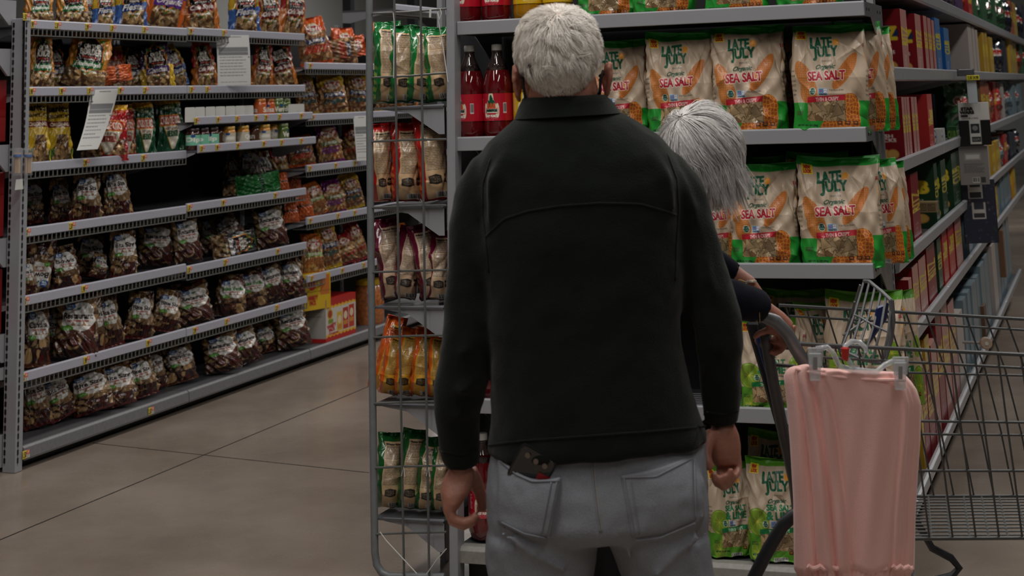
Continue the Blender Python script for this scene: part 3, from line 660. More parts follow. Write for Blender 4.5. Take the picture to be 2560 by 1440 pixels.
for col,cx,key,back in [('orange',650,'J1',0),('orange',672,'J1',.03),('green',694,'J1',0),('green',712,'J1',.03),
   ('teal',482,'J2',.0),('teal',506,'J2',.0),('teal',530,'J2',.0),('dark',548,'J2',.05),('yellow',572,'J2',0),('yellow',607,'J2',0),('dark',634,'J2',.04),('yellow',660,'J2',0),('yellow',680,'J2',.05),('green',706,'J2',.0)]:
    z0,_=LZ[key]; X=(XL+.05 if key=='J1' else XL+.07)-.06-back; p=at(cx,300,X=X)
    o=JP[col] if col not in used else copy_tree(JP[col]); used.add(col); o.location=(X,p[1],z0+.001); o.rotation_euler=(0,0,rnd.uniform(0,6))
    dc={'orange':'orange salsa','green':'green salsa','teal':'teal labelled dip','yellow':'yellow dip','dark':'brown dip'}[col]
    jars.append((key,cx,o,dc,col))
for key in('J1','J2'):
    js=sorted([j for j in jars if j[0]==key],key=lambda t:t[1])
    for n,(k,cx,o,dc,col) in enumerate(js): tag(o,f'jar of {dc}, {ORD[n]} from left on the {"upper" if key=="J1" else "lower"} jar shelf','jar','jars on the narrow jar shelves')
dv=MB().prism([(-.03,0),(.03,0),(.03,.072),(.026,.078),(-.026,.078),(-.03,.072)],1,-.001,.001).build('shelf_divider',M_white); first=True
for n,cx in enumerate([475,500,526,551,576,600,622,731,750]):
    z0,_=LZ['J1']; X=XL+.05-.02; p=at(cx,270,X=X); o=dv if first else dv.copy()
    if not first: COL.objects.link(o)
    first=False; o.location=(X,p[1],z0+.002); o.rotation_euler=(0,0,math.radians(60))
    tag(o,f'white upright plastic divider, {ORD[n]} from the left on the upper jar shelf','divider','white dividers on the jar shelf')
def sheet(name,w,h,curl,seed,label,loc,rz,rx=0,shift=None):
    c=Cv(70,100,(206,206,204),.55,3); r=random.Random(seed)
    c.lines(.35,.03,.75,.055,1,(90,90,90),r); c.rect(.06,.24,.94,.40,(120,120,122)); c.rect(.06,.33,.94,.336,(190,190,190))
    for i in range(7): c.rect(.06,.42+.06*i,.9,.424+.06*i,(170,170,170)); c.lines(.08,.43+.06*i,.85,.46+.06*i,1,(130,130,130),r,.5)
    c.rect(.93,.43,.97,.45,(20,20,20)); c.lines(.1,.92,.9,.94,1,(110,110,110),r)
    me=card(name,c,w,h,.0006,curl,shift); o=link('paper_sheet',me,printed('paper_print',0)); o.location=loc; o.rotation_euler=(rx,0,rz); tag(o,label,'paper sheet','printed sheets hanging on the shelves'); return o
X=XL+.02; p=at(584,214,X=X); q=at(584,88,X=X); h=q[2]-p[2]; D=depth(p)
sheet('sheet',78*D/FPX/math.cos(math.radians(26)),h,lambda u,v:-.012+.03*v*v,1,'white printed sheet hanging over the top shelf of the second left bay',tuple(p),math.radians(50))
X=XL+.03; p=at(258,372,X=X); q=at(258,224,X=X)
sheet('sheet',.135,q[2]-p[2],lambda u,v:-.13*np.clip(.75-v,0,1)**1.5*(1.3-u)+.05*np.sin(v*3)*u,2,'white sheet curling under the second shelf of the near left bay',tuple((p[0]-.0,p[1],p[2])),math.radians(40),0,lambda u,v:-.085*(1-v)**1.6-.03*u*(1-v))
X=XL+.03; p=at(905,402,X=X); q=at(903,290,X=X)
sheet('sheet',.12,q[2]-p[2],lambda u,v:-.02+.03*v,3,'narrow seen white sheet beside the wire rack edge, third left bay',tuple(p),math.radians(65))
# clip strip with two packets of skewers at the near upright
yS=YL0-.03; Xs=XL+.02
yc=YL0-.058; q0=at(56,372,Y=yc); e=empty('clip_strip',tuple(q0),'black hooked clip strip hanging on the near upright of the left run','clip strip')
hz=float(at(60,52,Y=yc)[2]-q0[2]); e.rotation_euler=(0,math.radians(.8),-math.pi/2)
cs=MB().box(-.001,-.006,0,.001,.006,hz); z=.02
while z<hz: cs.tube([(0,0,z),(.012,.006,z+.003),(.02,.012,z+.02)],.0025,5); z+=.075
cs.build('hook_strip',M_black,e)
M_clear=mat('clear_film',(190,190,190),.08,0,.6,60,alpha=.16,spec=.8); M_wood=mat('skewer_wood',(196,168,140),.6); M_blue=mat('blue_band',(20,90,160),.4)
for n,px in enumerate((43,70)):
    Xp=XL+.05; p=at(px,436,X=Xp); t=at(px,376,X=Xp); e=empty('skewer_packet',tuple(p),f'{"left" if n==0 else "right"} clear packet of wooden skewers with a blue band on the clip strip','packet','packets of skewers at the near upright')
    h=t[2]-p[2]; s=MB()
    for i in range(14):
        a=rnd.uniform(0,6.28); r_=.013*math.sqrt(rnd.random()); s.tube([(r_*math.cos(a),r_*math.sin(a),.006),(r_*math.cos(a+.1),r_*math.sin(a+.1),h*.9)],.0022,5)
    s.build('skewers',M_wood,e); MB().lathe([(.0175,h*.72),(.018,h*.73),(.018,h*.82),(.0175,h*.83)],14).build('band',M_blue,e,smooth=True)
    MB().rings([[((.021+.003*math.sin(5*k+9*z))*math.cos(2*math.pi*k/18),(.021+.003*math.cos(4*k+7*z))*math.sin(2*math.pi*k/18),z*h) for k in range(18)] for z in (-.05,0,.2,.4,.6,.8,1,1.1)]).build('wrapper',M_clear,e,smooth='all')
p=at(47,474,X=XL+.05); t=at(47,448,X=XL+.05)
tag(MB().prism([(-.028,0),(.03,0),(.024,t[2]-p[2]),(-.02,t[2]-p[2])],0,-.001,.001).build('blank_tag',M_white),'blank white tag hanging under the skewer packets','tag').location=tuple(p)
put_tag(57,XL+.02,zl(57,52)+.0,0,'head of the near upright',0)
# ------------------------------------------------------------------ end shelves of the middle run
zE=lambda px,py:float(at(px,py,Y=YE)[2]); xE=lambda px,py=600:float(at(px,py,Y=YE)[0])
EZ={}
def eshelf(key,la,ra,nm,lip=.046,dep=.42):
    p=at(*la,Y=YE); q=at(*ra,Y=YE); zt=(p[2]+q[2])/2; x0,x1=p[0],q[0]
    e=empty('metal_shelf',(x0,YE,zt-lip),f'{nm} wide grey shelf of the end display','shelf','shelves of the end display'); w=x1-x0
    dk=MB().box(0,.012,.004,w,dep,.02); 
    dk.build('deck',M_dkgrey,e)
    gv=MB()
    for i in range(9): gv.box(.02,.05+.035*i,.0201,w-.02,.056+.035*i,.0225)
    gv.build('deck_ribs',M_grey,e)
    bevel(MB().prism([(0,0),(0,lip-.003),(.006,lip),(.016,lip),(.016,lip-.02),(.016,0)],0,0,w).build('front_rail',M_grey,e),.002,2)
    for xa in (w-.003,-.001): MB().prism([(.012,lip-.002),(dep,lip+.0),(dep,-.13),(dep-.03,-.13),(.16,.0),(.012,0)],0,xa,xa+.004).build('bracket',M_chrome,e)
    for yy in (.05,.1,.3,.36): MB().tube([(w-.001,yy,lip*.5),(w+.0025,yy,lip*.5)],.006,10).build('rivet',M_black,e)
    EZ[key]=zt-lip+.0205; return e
eshelf('E1',(1142,61),(2158,-7),'top'); eshelf('E2',(1142,347),(2163,312),'second'); eshelf('E3',(1140,652),(2182,663),'third'); eshelf('E4',(1140,985),(2190,1040),'fourth')
# base
p=at(1139,1366,Y=YE); q=at(2200,1440,Y=YE); zt=.146+.0
e=empty('base_shelf',(p[0],YE,0),'worn grey base shelf of the end display near the floor','shelf'); w=XR-p[0]-.02; zt=float(p[2])
MB().box(0,.012,zt-.03,w,.5,zt-.004).build('deck',M_dkgrey,e)
bevel(MB().prism([(0,zt-.05),(0,zt-.012),(.012,zt),(.05,zt+.0),(.05,zt-.05)],0,0,w).build('front_rail',mat('worn_rail',(140,138,132),.5,0,.2,60,.12),e),.002,2)
MB().box(.02,.06,0,w-.02,.5,zt-.05).build('kick_plate',M_black,e); EZ['EB']=zt
xl_=float(at(1139,700,Y=YE+.42)[0])
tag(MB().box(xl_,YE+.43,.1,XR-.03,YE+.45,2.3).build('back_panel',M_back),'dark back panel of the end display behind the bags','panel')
upright(XR-.035,YE+.425,2.4,'right slotted upright of the end display at the corner of the cracker aisle',.04,.05)
# narrow bright edge post at the corner
def pillar(pa,pb,Y,wpx,name,label,m,dp=.03):
    a=at(*pa,Y=Y); b=at(*pb,Y=Y); w=wpx*depth(a)/FPX
    e=MB(); e.V=[]; 
    P=[a+[-w/2,0,0],a+[w/2,0,0],b+[w/2,0,0],b+[-w/2,0,0]]; e.quadbox(P,(0,dp,0)); o=bevel(e.build(name,m),.003); tag(o,label,'post'); return o
pillar((1124,-60),(1134,1500),YE-.02,22,'shelf_upright','grey front post between the wire rack and the soda bottles',M_grey,.06)
pillar((1097,-60),(1107,1500),YE+.30,14,'shelf_upright','thinner rear post behind the wire rack',M_grey,.04)
# ------------------------------------------------------------------ wire side rack
YR=YE-.02
def rp(x,y,dy=0): return at(x,y,Y=YR+dy)
e=empty('wire_rack',tuple(rp(1010,1420)),'tall grey wire side rack hanging left of the soda bottles','rack')
fr=MB(); k=MB()
pts=[(923,-120),(924,300),(928,700),(933,1100),(937,1380),(942,1412),(955,1432),(975,1441),(1112,1443)]
fr.tube([rp(*q) for q in pts],.0125,10); fr.build('frame_tube',mat('grey_tube',(112,116,118),.4,0,.2,40,.08),e,True,smooth=True)
wr=MB()
for x0,x1 in ((984,1010),(1050,1073)): wr.tube([rp(x0,-100,-.012),rp((x0+x1)/2,700,-.012),rp(x1,1436,-.012)],.0042,6)
for y in (30,190,350,515,677,840,1005,1166,1332): wr.tube([rp(930,y+4,-.006),rp(1022,y,-.006),rp(1116,y-8 if y<200 else y-2,-.006)],.0036,6)
wr.tube([rp(926,30,-.0),rp(940,1370,-.0)],.004,6)
wr.build('wire_grid',M_wire,e,True,smooth=True)
RKZ=[]
for n,(y,nm) in enumerate([(262,'top'),(512,'second'),(762,'third'),(1006,'fourth'),(1292,'lowest')]):
    a=rp(938,y,.02); b=rp(1112,y,.02); s=MB(); z=(a[2]+b[2])/2; RKZ.append(float(z))
    s.box(a[0],YR+.005,z-.012,b[0],YR+.36,z-.006)
    t=MB(); t.prism([(a[0]+.03,z-.006),(b[0],z+.0),(b[0],z-.1),(b[0]-.02,z-.1),(b[0]-.13,z-.028),(a[0]+.03,z-.014)],1,YR+.012,YR+.015)
    s.build('tray',M_dkgrey,e,True); t.build('tray_bracket',M_grey,e,True)
M_tie=mat('cable_tie',(200,200,198),.4)
for n,(pp,lab) in enumerate([([(983,32),(986,60),(985,120),(984,195)],'left white cable tie hanging from the rack top wire'),([(1098,50),(1094,30),(1100,22),(1104,34),(1096,52),(1108,120),(1120,205)],'looped white cable tie at the rack top right'),([(1076,24),(1075,44)],'short white plastic clip on the rack top wire'),([(1004,1190),(1009,1168),(1012,1192)],'white tie knot at the lowest wire, left'),([(1066,1190),(1071,1168),(1074,1192)],'white tie knot at the lowest wire, right'),([(950,1330),(966,1352),(1042,1434)],'slanting clear cord at the rack foot, left'),([(1116,1372),(1090,1402),(1066,1436)],'slanting clear cord at the rack foot, right')]):
    tag(MB().tube([rp(x,y,-.02) for x,y in pp],.0018 if n!=2 else .004,6).build('cable_tie',M_tie,smooth=True),lab,'cable tie','ties on the wire rack')
def d_rack(ground,paper,seed,accent=None,dark=(30,24,20),pw=(.42,.9)):
    r=random.Random(seed); c=Cv(74,150,ground,.2,3); a,b=pw
    if accent:
        for i in range(5): c.ell(.16,.55+.09*i,.16,.06,accent,.2,.5,.05)
    c.rect(a,.1,b,.98,paper,.35); c.text('Nutrition Facts',a+.02,.12,b-.02,.145,dark,bold=1); c.rect(a+.02,.155,b-.02,.162,dark)
    c.lines(a+.02,.17,b-.02,.30,8,tuple(x+60 for x in dark),r); c.rect(a+.02,.305,b-.02,.312,dark); c.lines(a+.02,.33,b-.02,.66,17,tuple(x+70 for x in dark),r,.45)
    w=b-a
    c.poly([(a+.08*w,.72),(a+.27*w,.7),(a+.46*w,.72),(a+.46*w,.8),(a+.27*w,.82),(a+.08*w,.8)],(26,24,24)); c.text('DOES NOT\nCONTAIN\nPEANUTS',a+.12*w,.725,a+.42*w,.795,paper,bold=0)
    c.rect(a+.58*w,.705,a+.86*w,.8,(26,24,24)); c.ell(a+.72*w,.745,.09*w*2,.025,paper); c.ell(a+.72*w,.745,.05*w*2,.013,(26,24,24))
    c.barcode(a+.2*w,.9,b,.975,r); c.rect(0,0,1,.035,ground,.15); return c
KR=[('green',d_rack((24,110,52),(206,172,130),41,(120,150,60)),'green snack bag with beige panel'),
    ('red',d_rack((176,30,26),(206,172,130),42,(216,110,50)),'red snack bag with beige panel'),
    ('maroon',d_rack((96,16,44),(204,174,144),43,(150,90,80)),'maroon snack bag with beige panel'),
    ('orange',d_rack((206,92,30),(200,150,44),44,(222,150,70),(40,24,10)),'orange snack bag with mustard panel'),
    ('dgreen',d_rack((26,86,38),(198,168,130),45,(70,130,40)),'dark green snack bag with beige panel')]
RM=printed('rack_film',.25,45,.35,.5,.005)
RB={k:[(lambda me:(me.materials.append(RM),me)[1])(bag_mesh('rack_'+k,c,.085,.26,.2,2.6,seed=60+v+7*i,crease=.006,ncr=24,foot=.3,lean=.1,bulge=.35,ears=.02,wrinkle=.001)) for v in range(3)] for i,(k,c,_) in enumerate(KR)}
tiers=[(0,[(968,62,272,58,2,'front'),(1008,66,265,60,2,0),(1052,62,255,58,6,0),(1094,60,248,58,-4,0)]),
 (1,[(955,312,510,50,-2,0),(1018,306,506,68,1,0),(1082,292,510,66,-5,0)]),
 (2,[(976,560,765,54,-6,0),(1022,575,760,54,8,0),(1066,572,764,52,-10,0),(1100,578,755,50,4,0)]),
 (3,[(968,812,1002,46,18,0),(985,845,1008,48,12,0),(1020,838,1008,50,10,0),(1062,832,1004,54,8,0),(1096,835,1002,44,4,0)]),
 (4,[(975,1112,1298,56,4,0),(1030,1100,1298,52,6,0),(1072,1110,1290,50,6,0),(1106,1105,1285,46,4,0)])]
tn=['top','second','third','fourth','lowest']
for t,L in tiers:
    k,_,ds=KR[t]
    for n,(cx,ty,by,pw,tl,_) in enumerate(L):
        dy=.10 if not(t==3 and n==0) else .16; p=rp(cx,by-4,dy); q=rp(cx,ty,dy); h=q[2]-p[2]; D=depth(p); wv=pw*D/FPX
        o=link('snack_bag',RB[k][n%3]); o.scale=(wv/.075,.85,h/.26); o.rotation_euler=(math.radians(-4),math.radians(tl),math.radians(20+rnd.uniform(-6,6))); o.location=(p[0]-math.sin(math.radians(tl))*h*.5,p[1],RKZ[t]+.004+abs(math.sin(math.radians(tl)))*wv*.4)
        tag(o,f'{ds}, {ORD[n]} from left, {tn[t]} tier of the wire rack','snack bag',f'snack bags on the {tn[t]} rack tier')
# ------------------------------------------------------------------ soda bottles
def jar_canvas(ground,word,fc=(226,40,60)):
    c=Cv(220,66,ground,.3,3)
    for k in range(2):
        o=.5*k; cx=.25+o
        c.poly([(cx-.085,.62),(cx-.015,.1),(cx+.015,.1),(cx+.085,.62),(cx+.07,.72),(cx-.07,.72)],(226,216,190)); c.ell(cx,.17,.03,.07,(226,216,190)); c.ell(cx-.07,.62,.02,.08,(226,216,190)); c.ell(cx+.07,.62,.02,.08,(226,216,190))
        for dx,dy,s in((0,.26,1),(-.028,.4,.8),(.028,.4,.8)):
            c.ell(cx+dx,dy,.017*s,.06*s,(20,80,56)); c.rect(cx+dx-.006*s,dy-.11*s,cx+dx+.006*s,dy,(20,80,56)); c.ell(cx+dx+.017*s,dy-.04,.006,.02,(20,80,56))
        for dx in(-.035,0,.035): c.ell(cx+dx,.49,.016,.045,(206,84,44))
        c.rect(cx-.078,.54,cx+.078,.73,(206,60,50)); c.rect(cx-.072,.56,cx+.072,.71,(230,222,205)); c.text('JARRITOS',cx-.064,.585,cx+.064,.685,(24,60,50),bold=3)
        c.text(word,cx-.075,.78,cx+.075,.86,(232,226,210),bold=2); c.text('NATURAL FLAVOR SODA',cx-.07,.89,cx+.07,.93,(220,200,190)); c.text('50 FL OZ',cx-.03,.95,cx+.03,.98,(220,200,190))
        c.barcode(cx+.13,.35,cx+.17,.72,random.Random(3)); c.lines(cx-.16,.2,cx-.12,.7,10,(225,170,170),random.Random(4))
    return c
def bottle_proto(liq,ground,word):
    e=empty('soda_bottle',(0,0,0)); seg=40
    prof=[(.014,.001),(.034,.0),(.044,.008),(.0505,.03),(.0515,.05),(.0505,.058),(.0505,.062),(.0495,.07),(.0495,.165),(.051,.17),(.0508,.188),(.046,.214),(.038,.240),(.028,.263),(.019,.284),(.0152,.302),(.015,.31)]
    ML=mat('soda_'+word,liq,.06,coat=1,spec=.7)
    R=[]
    for r,z in prof:
        if True: pet=.10*max(0,1-z/.05)
        R.append([((r-(r*pet*(.5+.5*math.cos(5*a)) if z<.05 else 0))*math.cos(a),(r-(r*pet*(.5+.5*math.cos(5*a)) if z<.05 else 0))*math.sin(a),z) for a in [2*math.pi*k/seg for k in range(seg)]])
    MB().rings(R[:14]).build('bottle_body',ML,e,smooth='all')
    M_pet=mat('clear_pet',(58,44,44),.08,0,.2,90,coat=1,spec=.8)
    MB().rings(R[12:]).build('bottle_neck',M_pet,e,smooth='all')
    MB().lathe([(.0165,.300),(.019,.3005),(.019,.304),(.0165,.3045)],24).build('neck_ring',M_pet,e,smooth=True)
    cp=[]
    for r,z in [(.0165,.306),(.0172,.307),(.0172,.324),(.0155,.327),(.002,.3272)]: cp.append([((r*(1+.03*(k%2)) if z<.325 else r)*math.cos(2*math.pi*k/48),(r*(1+.03*(k%2)) if z<.325 else r)*math.sin(2*math.pi*k/48),z) for k in range(48)])
    MB().rings(cp).build('cap',M_white,e,smooth=True)
    C=jar_canvas(ground,word).done(); ny,nx=C.shape[:2]; th=np.linspace(0,2*math.pi,nx)-math.pi; z=np.linspace(.163,.073,ny)
    V=np.stack([np.broadcast_to(.0512*np.cos(th),(ny,nx)),np.broadcast_to(.0512*np.sin(th),(ny,nx)),np.repeat(z[:,None],nx,1)],-1).reshape(-1,3)
    i=np.arange(nx*ny).reshape(ny,nx); Q=np.stack([i[:-1,:-1],i[1:,:-1],i[1:,1:],i[:-1,1:]],-1).reshape(-1,4)
    link('label',new_mesh('label',V,Q,C.reshape(-1,4)),M_jarlab,e); return e
BR=bottle_proto((92,8,14),(180,18,40),'FRUIT PUNCH'); BY=bottle_proto((160,110,14),(214,170,20),'PINEAPPLE')
bu=set()
def bottle(kind,cx,key,dy,rz,label,sc=1.0,grp='soda bottles on the end display'):
    pr_={'r':BR,'y':BY}[kind]; o=pr_ if kind not in bu else copy_tree(pr_); bu.add(kind)
    z=EZ[key]; p=at(cx,300,Y=YE+dy); o.location=(float(p[0]),float(p[1]),z+.002); o.rotation_euler=(0,0,math.radians(rz)); o.scale=(sc,)*3; tag(o,label,'soda bottle',grp)
bs=1.01
# labels repeat every half turn; a label centre faces the camera at rz about -90-15 -> use offsets
for kind,cx,key,dy,rz,lab in [('r',1178,'E2',.085,-28,'red fruit punch soda bottle at the left end of the second shelf'),('r',1247,'E2',.085,-8,'red fruit punch soda bottle beside the man\'s head, second shelf'),('y',1322,'E2',.085,10,'yellow soda bottle half hidden by the man\'s ear, second shelf'),
  ('r',1176,'E1',.085,-20,'red soda bottle at the left end of the top shelf, cut by the frame'),('r',1250,'E1',.085,0,'second red soda bottle on the top shelf, next to the yellow ones'),('y',1330,'E1',.085,30,'yellow soda bottle on the top shelf, right of the red ones'),('y',1405,'E1',.085,50,'yellow soda bottle on the top shelf above the man\'s head'),
  ('r',1196,'E3',.13,30,'red soda bottle on the third shelf, only its cap edge showing by the shoulder'),('r',1240,'E3',.13,0,'red soda bottle on the third shelf behind the man\'s arm'),
  ('r',1184,'EB',.10,18,'red soda bottle on the base shelf beside the man\'s left hand'),('r',1252,'EB',.10,0,'red soda bottle on the base shelf beside the man\'s jeans'),('r',1215,'E4',.12,0,'red soda bottle on the fourth shelf behind the left sleeve')]:
    bottle(kind,cx,key,dy,rz,lab)
# ------------------------------------------------------------------ kraft tortilla chip bags
KRAFT=(182,162,140)
def d_kraft(lime=False):
    nx,ny=250,236; G=(34,140,48) if not lime else (80,140,36); DG=(18,84,58)
    c=Cv(nx,ny,KRAFT,.5,3); f=lambda x:.13+.74*x
    r=random.Random(9)
    for i in range(1600): 
        x=r.random(); y=r.random(); c.rect(x,y,x+.002,y+.0015,tuple(v*r.uniform(.85,1.06) for v in KRAFT))
    # side gusset writing
    for o in (.0,.845):
        y=.42
        for t,h in(('Organic',.026),('WHOLE CORN GRAIN',.02),('Perfect Corn Crunch',.022),('TO AUTHENTICITY',.02),('Stick On Your Taste',.022),('THIN & CRISPY',.018)):
            c.text(t,o+.015,y,o+.14,y+h,(40,44,34),bold=0); y+=h+.022
    c.ell(.92,.3,.05,.05,(214,150,50)); c.ell(.92,.3,.044,.043,KRAFT); c.text('Organic\nCorn',.89,.28,.95,.32,(206,110,40),bold=0); c.text('SEA SALT',.86,.17,.97,.2,(150,30,44),bold=1)
    # foot colour
    c.rect(0,.72,1,1,G,.42); c.poly([(f(.14),.725),(f(.6),.70),(f(.9),.72),(1,.72),(1,.7),(f(.2),.69)],KRAFT if False else G)
    if not lime:
        O1=(176,96,44); O2=(200,134,58)
        m=c.ell(f(.17),.52,.075,.19,O2,ang=-.5); c.kernels(m,(172,102,52),O2,.02)
        m=c.ell(f(.19),.61,.085,.11,O2); c.kernels(m,(172,102,52),O2,.02)
        m=c.ell(f(.70),.43,.062,.20,O2,ang=.68); c.kernels(m,O1,O2,.018,seed=5)
        m=c.ell(f(.70),.84,.135,.18,O2); m2=c.ell(f(.55),.97,.15,.12,O2); c.kernels(m|m2,(166,80,32),(206,140,44),.034,seed=8)
        m=c.ell(f(.76),.74,.10,.10,O2); c.kernels(m,(166,80,32),(206,140,44),.034,seed=8)
    else:
        for cx,cy,rr in((.14,.60,.13),(.86,.48,.09),(.86,.83,.17),(.14,.9,.1)):
            m=c.ell(f(cx),cy,rr,rr,(96,136,38),.4); c.ell(f(cx),cy,rr*.92,rr*.92,(146,166,60),.4); c.ell(f(cx),cy,rr*.86,rr*.86,(116,148,44),.4)
            for k in range(8):
                a=k*math.pi/4+cx; dx,dy=math.cos(a),math.sin(a)
                c.poly([(f(cx)-dy*.003,cy+dx*.003/c.asp),(f(cx)+dx*rr*.9,cy+dy*rr*.9/c.asp),(f(cx)+dy*.003,cy-dx*.003/c.asp)],(186,180,60),.4)
    c.rect(0,0,1,.062,G,.4)
    c.rect(f(.03),.05,f(.17),.135,(222,198,50)); c.text('NEW\nLOOK',f(.05),.06,f(.15),.125,(170,50,30),bold=2)
    c.ell(f(.585),.16,.032,.032,(222,150,50))
    for k in range(12):
        a=k*math.pi/6; c.poly([(f(.585)+.034*math.cos(a-.05),.16+.034*math.sin(a-.05)/c.asp),(f(.585)+.058*math.cos(a),.16+.058*math.sin(a)/c.asp),(f(.585)+.034*math.cos(a+.05),.16+.034*math.sin(a+.05)/c.asp)],(222,168,90))
    c.text('LATE',f(.235),.115,f(.53),.215,DG,bold=4,ang=.05); c.text('JULY',f(.275),.205,f(.605),.325,DG,bold=4,ang=.05); c.ell(f(.29),.325,.018,.014,DG); c.rect(f(.24),.12,f(.265),.21,DG)
    c.text('SNACKS',f(.385),.332,f(.52),.348,(60,60,50),bold=0,ang=.03)
    c.text('Organic',f(.3),.372,f(.56),.425,(30,70,50),bold=1,slant=.15,ang=.04)
    if not lime:
        m=c.text('SEA SALT',f(.19),.435,f(.69),.515,(225,215,205),bold=7,ang=.04); c.text('SEA SALT',f(.19),.435,f(.69),.515,(166,28,44),bold=3,ang=.04)
    else:
        c.text('SEA SALT',f(.28),.43,f(.68),.485,(34,110,70),bold=3); c.text('& LIME',f(.28),.50,f(.68),.575,(34,110,70),bold=4)
    c.ell(f(.255),.62,.034,.034,(225,225,215)); c.ell(f(.255),.62,.030,.030,(30,84,70)); c.rect(f(.21),.603,f(.30),.62,(225,225,215)); c.text('USDA',f(.22),.605,f(.29),.619,(30,84,70),bold=1); c.text('ORGANIC',f(.22),.626,f(.29),.637,(225,225,215))
    c.rect(f(.335),.59,f(.455),.655,(190,205,215)); c.rect(f(.34),.594,f(.395),.635,(80,130,170)); c.rect(f(.395),.594,f(.45),.635,(60,70,120)); c.text('NON\nGMO',f(.40),.597,f(.445),.632,(225,225,225),bold=1); c.text('VERIFIED',f(.34),.64,f(.45),.653,(40,60,80),bold=1); c.poly([(f(.35),.605),(f(.367),.63),(f(.39),.6),(f(.368),.615)],(170,60,120))
    c.text('TORTILLA CHIPS',f(.475),.60,f(.67),.615,(50,50,44),ang=.03)
    BC=(176,30,46) if not lime else (22,110,60)
    c.rect(f(.18),.715,f(.69),.885,(120,90,62),.12); r2=random.Random(5)
    c.chips(f(.18),.70,f(.69),.885,[(176,148,110),(162,134,96),(188,162,124)],52,.065,r2,(112,84,58),False,rough=.12)
    c.rect(f(.18),.672,f(.69),.722,BC,skew=-.07); c.text('THIN & CRISPY',f(.30),.672,f(.60),.705,(228,190,186) if not lime else (190,220,190),bold=1,ang=.06)
    if lime: c.rect(f(.18),.885,f(.6),.9,G)
    c.text('NET WT 10.1 OZ (286g)',f(.06),.918,f(.32),.94,(24,60,30),bold=1)
    for k in range(3): c.rect(f(.575+.1*k),.885+.0,f(.64+.1*k),.92,(80,44,20)); c.rect(f(.59+.1*k),.893,f(.625+.1*k),.905,(190,110,50))
    c.barcode(f(.35),.955,f(.55),1,r2); c.lines(f(.03),.8,f(.13),.84,3,(70,62,50) if not lime else (40,80,30),r2)
    return c
KS,KL=d_kraft(),d_kraft(True)
M_kraft=printed('kraft_film',.16,26,.12,.4,.006)
def mk(cv,seed,**k): me=bag_mesh('kraft_bag',cv,.235,.285,.115,4.2,seed=seed,crease=.0085,ncr=36,foot=.9,bulge=.46,wrinkle=.0015,**k); me.materials.append(M_kraft); return me
SB=[mk(KS,101,lean=.8,topw=.93,ears=.03),mk(KS,102,lean=.6,topw=.93,ears=.045),mk(KS,103,lean=1.0,topw=.9,ears=.02)]
LB=[mk(KL,111,lean=.6,topw=.93,ears=.02),mk(KL,112,lean=.9,topw=.9,ears=.05)]
KI=[]
def kbag(lime,cx,ty,pw,key,dy,rz,v,label,tilt=0,hgt=None):
    z=EZ[key]; dy=max(dy,.078); p=at(cx,400,Y=YE+dy); t=at(cx,ty,Y=YE+dy); h=hgt or t[2]-z; D=depth(p)
    o=link('tortilla_chip_bag',(LB if lime else SB)[v]); w=pw*1.08*D/FPX; dy=max(dy,.078)
    o.scale=(w/.232,min(w/.232,1.1),h/.285); o.rotation_euler=(math.radians(-3),math.radians(tilt),math.radians(rz)); o.location=(float(p[0]),YE+dy,z+.003)
    tag(o,label,'chip bag','kraft tortilla chip bags on the end display'); return o
F_=.082; K='sea salt tortilla chip bag'; KLm='lime and kraft tortilla chip bag'
kbag(0,1535,0,150,'E1',F_,14,0,K+', leftmost of the cut off bags on the top shelf',hgt=.28)
kbag(0,1680,0,155,'E1',F_,16,1,K+', second of the cut off bags on the top shelf',hgt=.28)
kbag(0,1866,0,165,'E1',F_,12,2,K+', third of the cut off bags on the top shelf',hgt=.28)
kbag(0,2050,0,165,'E1',F_+.02,14,0,K+', rightmost of the cut off bags on the top shelf',hgt=.28)
kbag(0,1552,104,150,'E2',F_+.02,16,0,K+', partly behind the man\'s right ear, second shelf')
kbag(0,1713,86,168,'E2',F_,10,1,K+', above the woman\'s white hair, second shelf')
kbag(0,1884,68,182,'E2',F_-.02,8,0,K+', third from the man\'s ear on the second shelf')
kbag(0,2084,64,188,'E2',F_-.01,10,2,K+', crumpled, at the right end of the second shelf',2)
kbag(0,2170,62,120,'E2',F_+.14,24,1,K+', behind the crumpled right end bag, second shelf')
kbag(0,2208,72,90,'E2',F_+.26,24,0,K+', farthest back against the upright, second shelf')
kbag(0,1650,100,150,'E2',F_+.2,6,2,K+', back row of the second shelf above the woman')
kbag(0,1975,84,150,'E2',F_+.2,14,1,K+', back row between the two front bags, second shelf')
kbag(0,1780,430,140,'E3',F_+.03,22,1,K+', third shelf, mostly behind the woman\'s face')
kbag(0,1903,414,168,'E3',F_-.01,4,0,K+', upright beside the woman\'s hair on the third shelf')
kbag(0,2094,400,198,'E3',F_-.03,6,1,K+', largest seen, right end of the third shelf')
kbag(0,2198,402,110,'E3',F_+.13,26,2,K+', behind the right end bag of the third shelf')
kbag(0,2226,410,80,'E3',F_+.25,26,0,K+', against the upright at the back of the third shelf')
kbag(0,1900,396,150,'E3',F_+.22,10,2,K+', dark back row of the third shelf, left')
kbag(0,2040,390,150,'E3',F_+.22,2,1,K+', dark back row of the third shelf, middle')
kbag(1,1905,800,165,'E4',F_,8,0,KLm+', fourth shelf behind the cart handle')
kbag(1,2132,738,190,'E4',F_,4,1,KLm+', fourth shelf behind the cart basket')
kbag(1,2012,762,110,'E4',F_+.06,50,0,KLm+', turned sideways on the fourth shelf behind the cart',3)
kbag(1,2228,735,80,'E4',F_+.16,26,1,KLm+', against the upright on the fourth shelf')
kbag(1,1960,730,150,'E4',F_+.22,0,0,KLm+', dark back row of the fourth shelf')
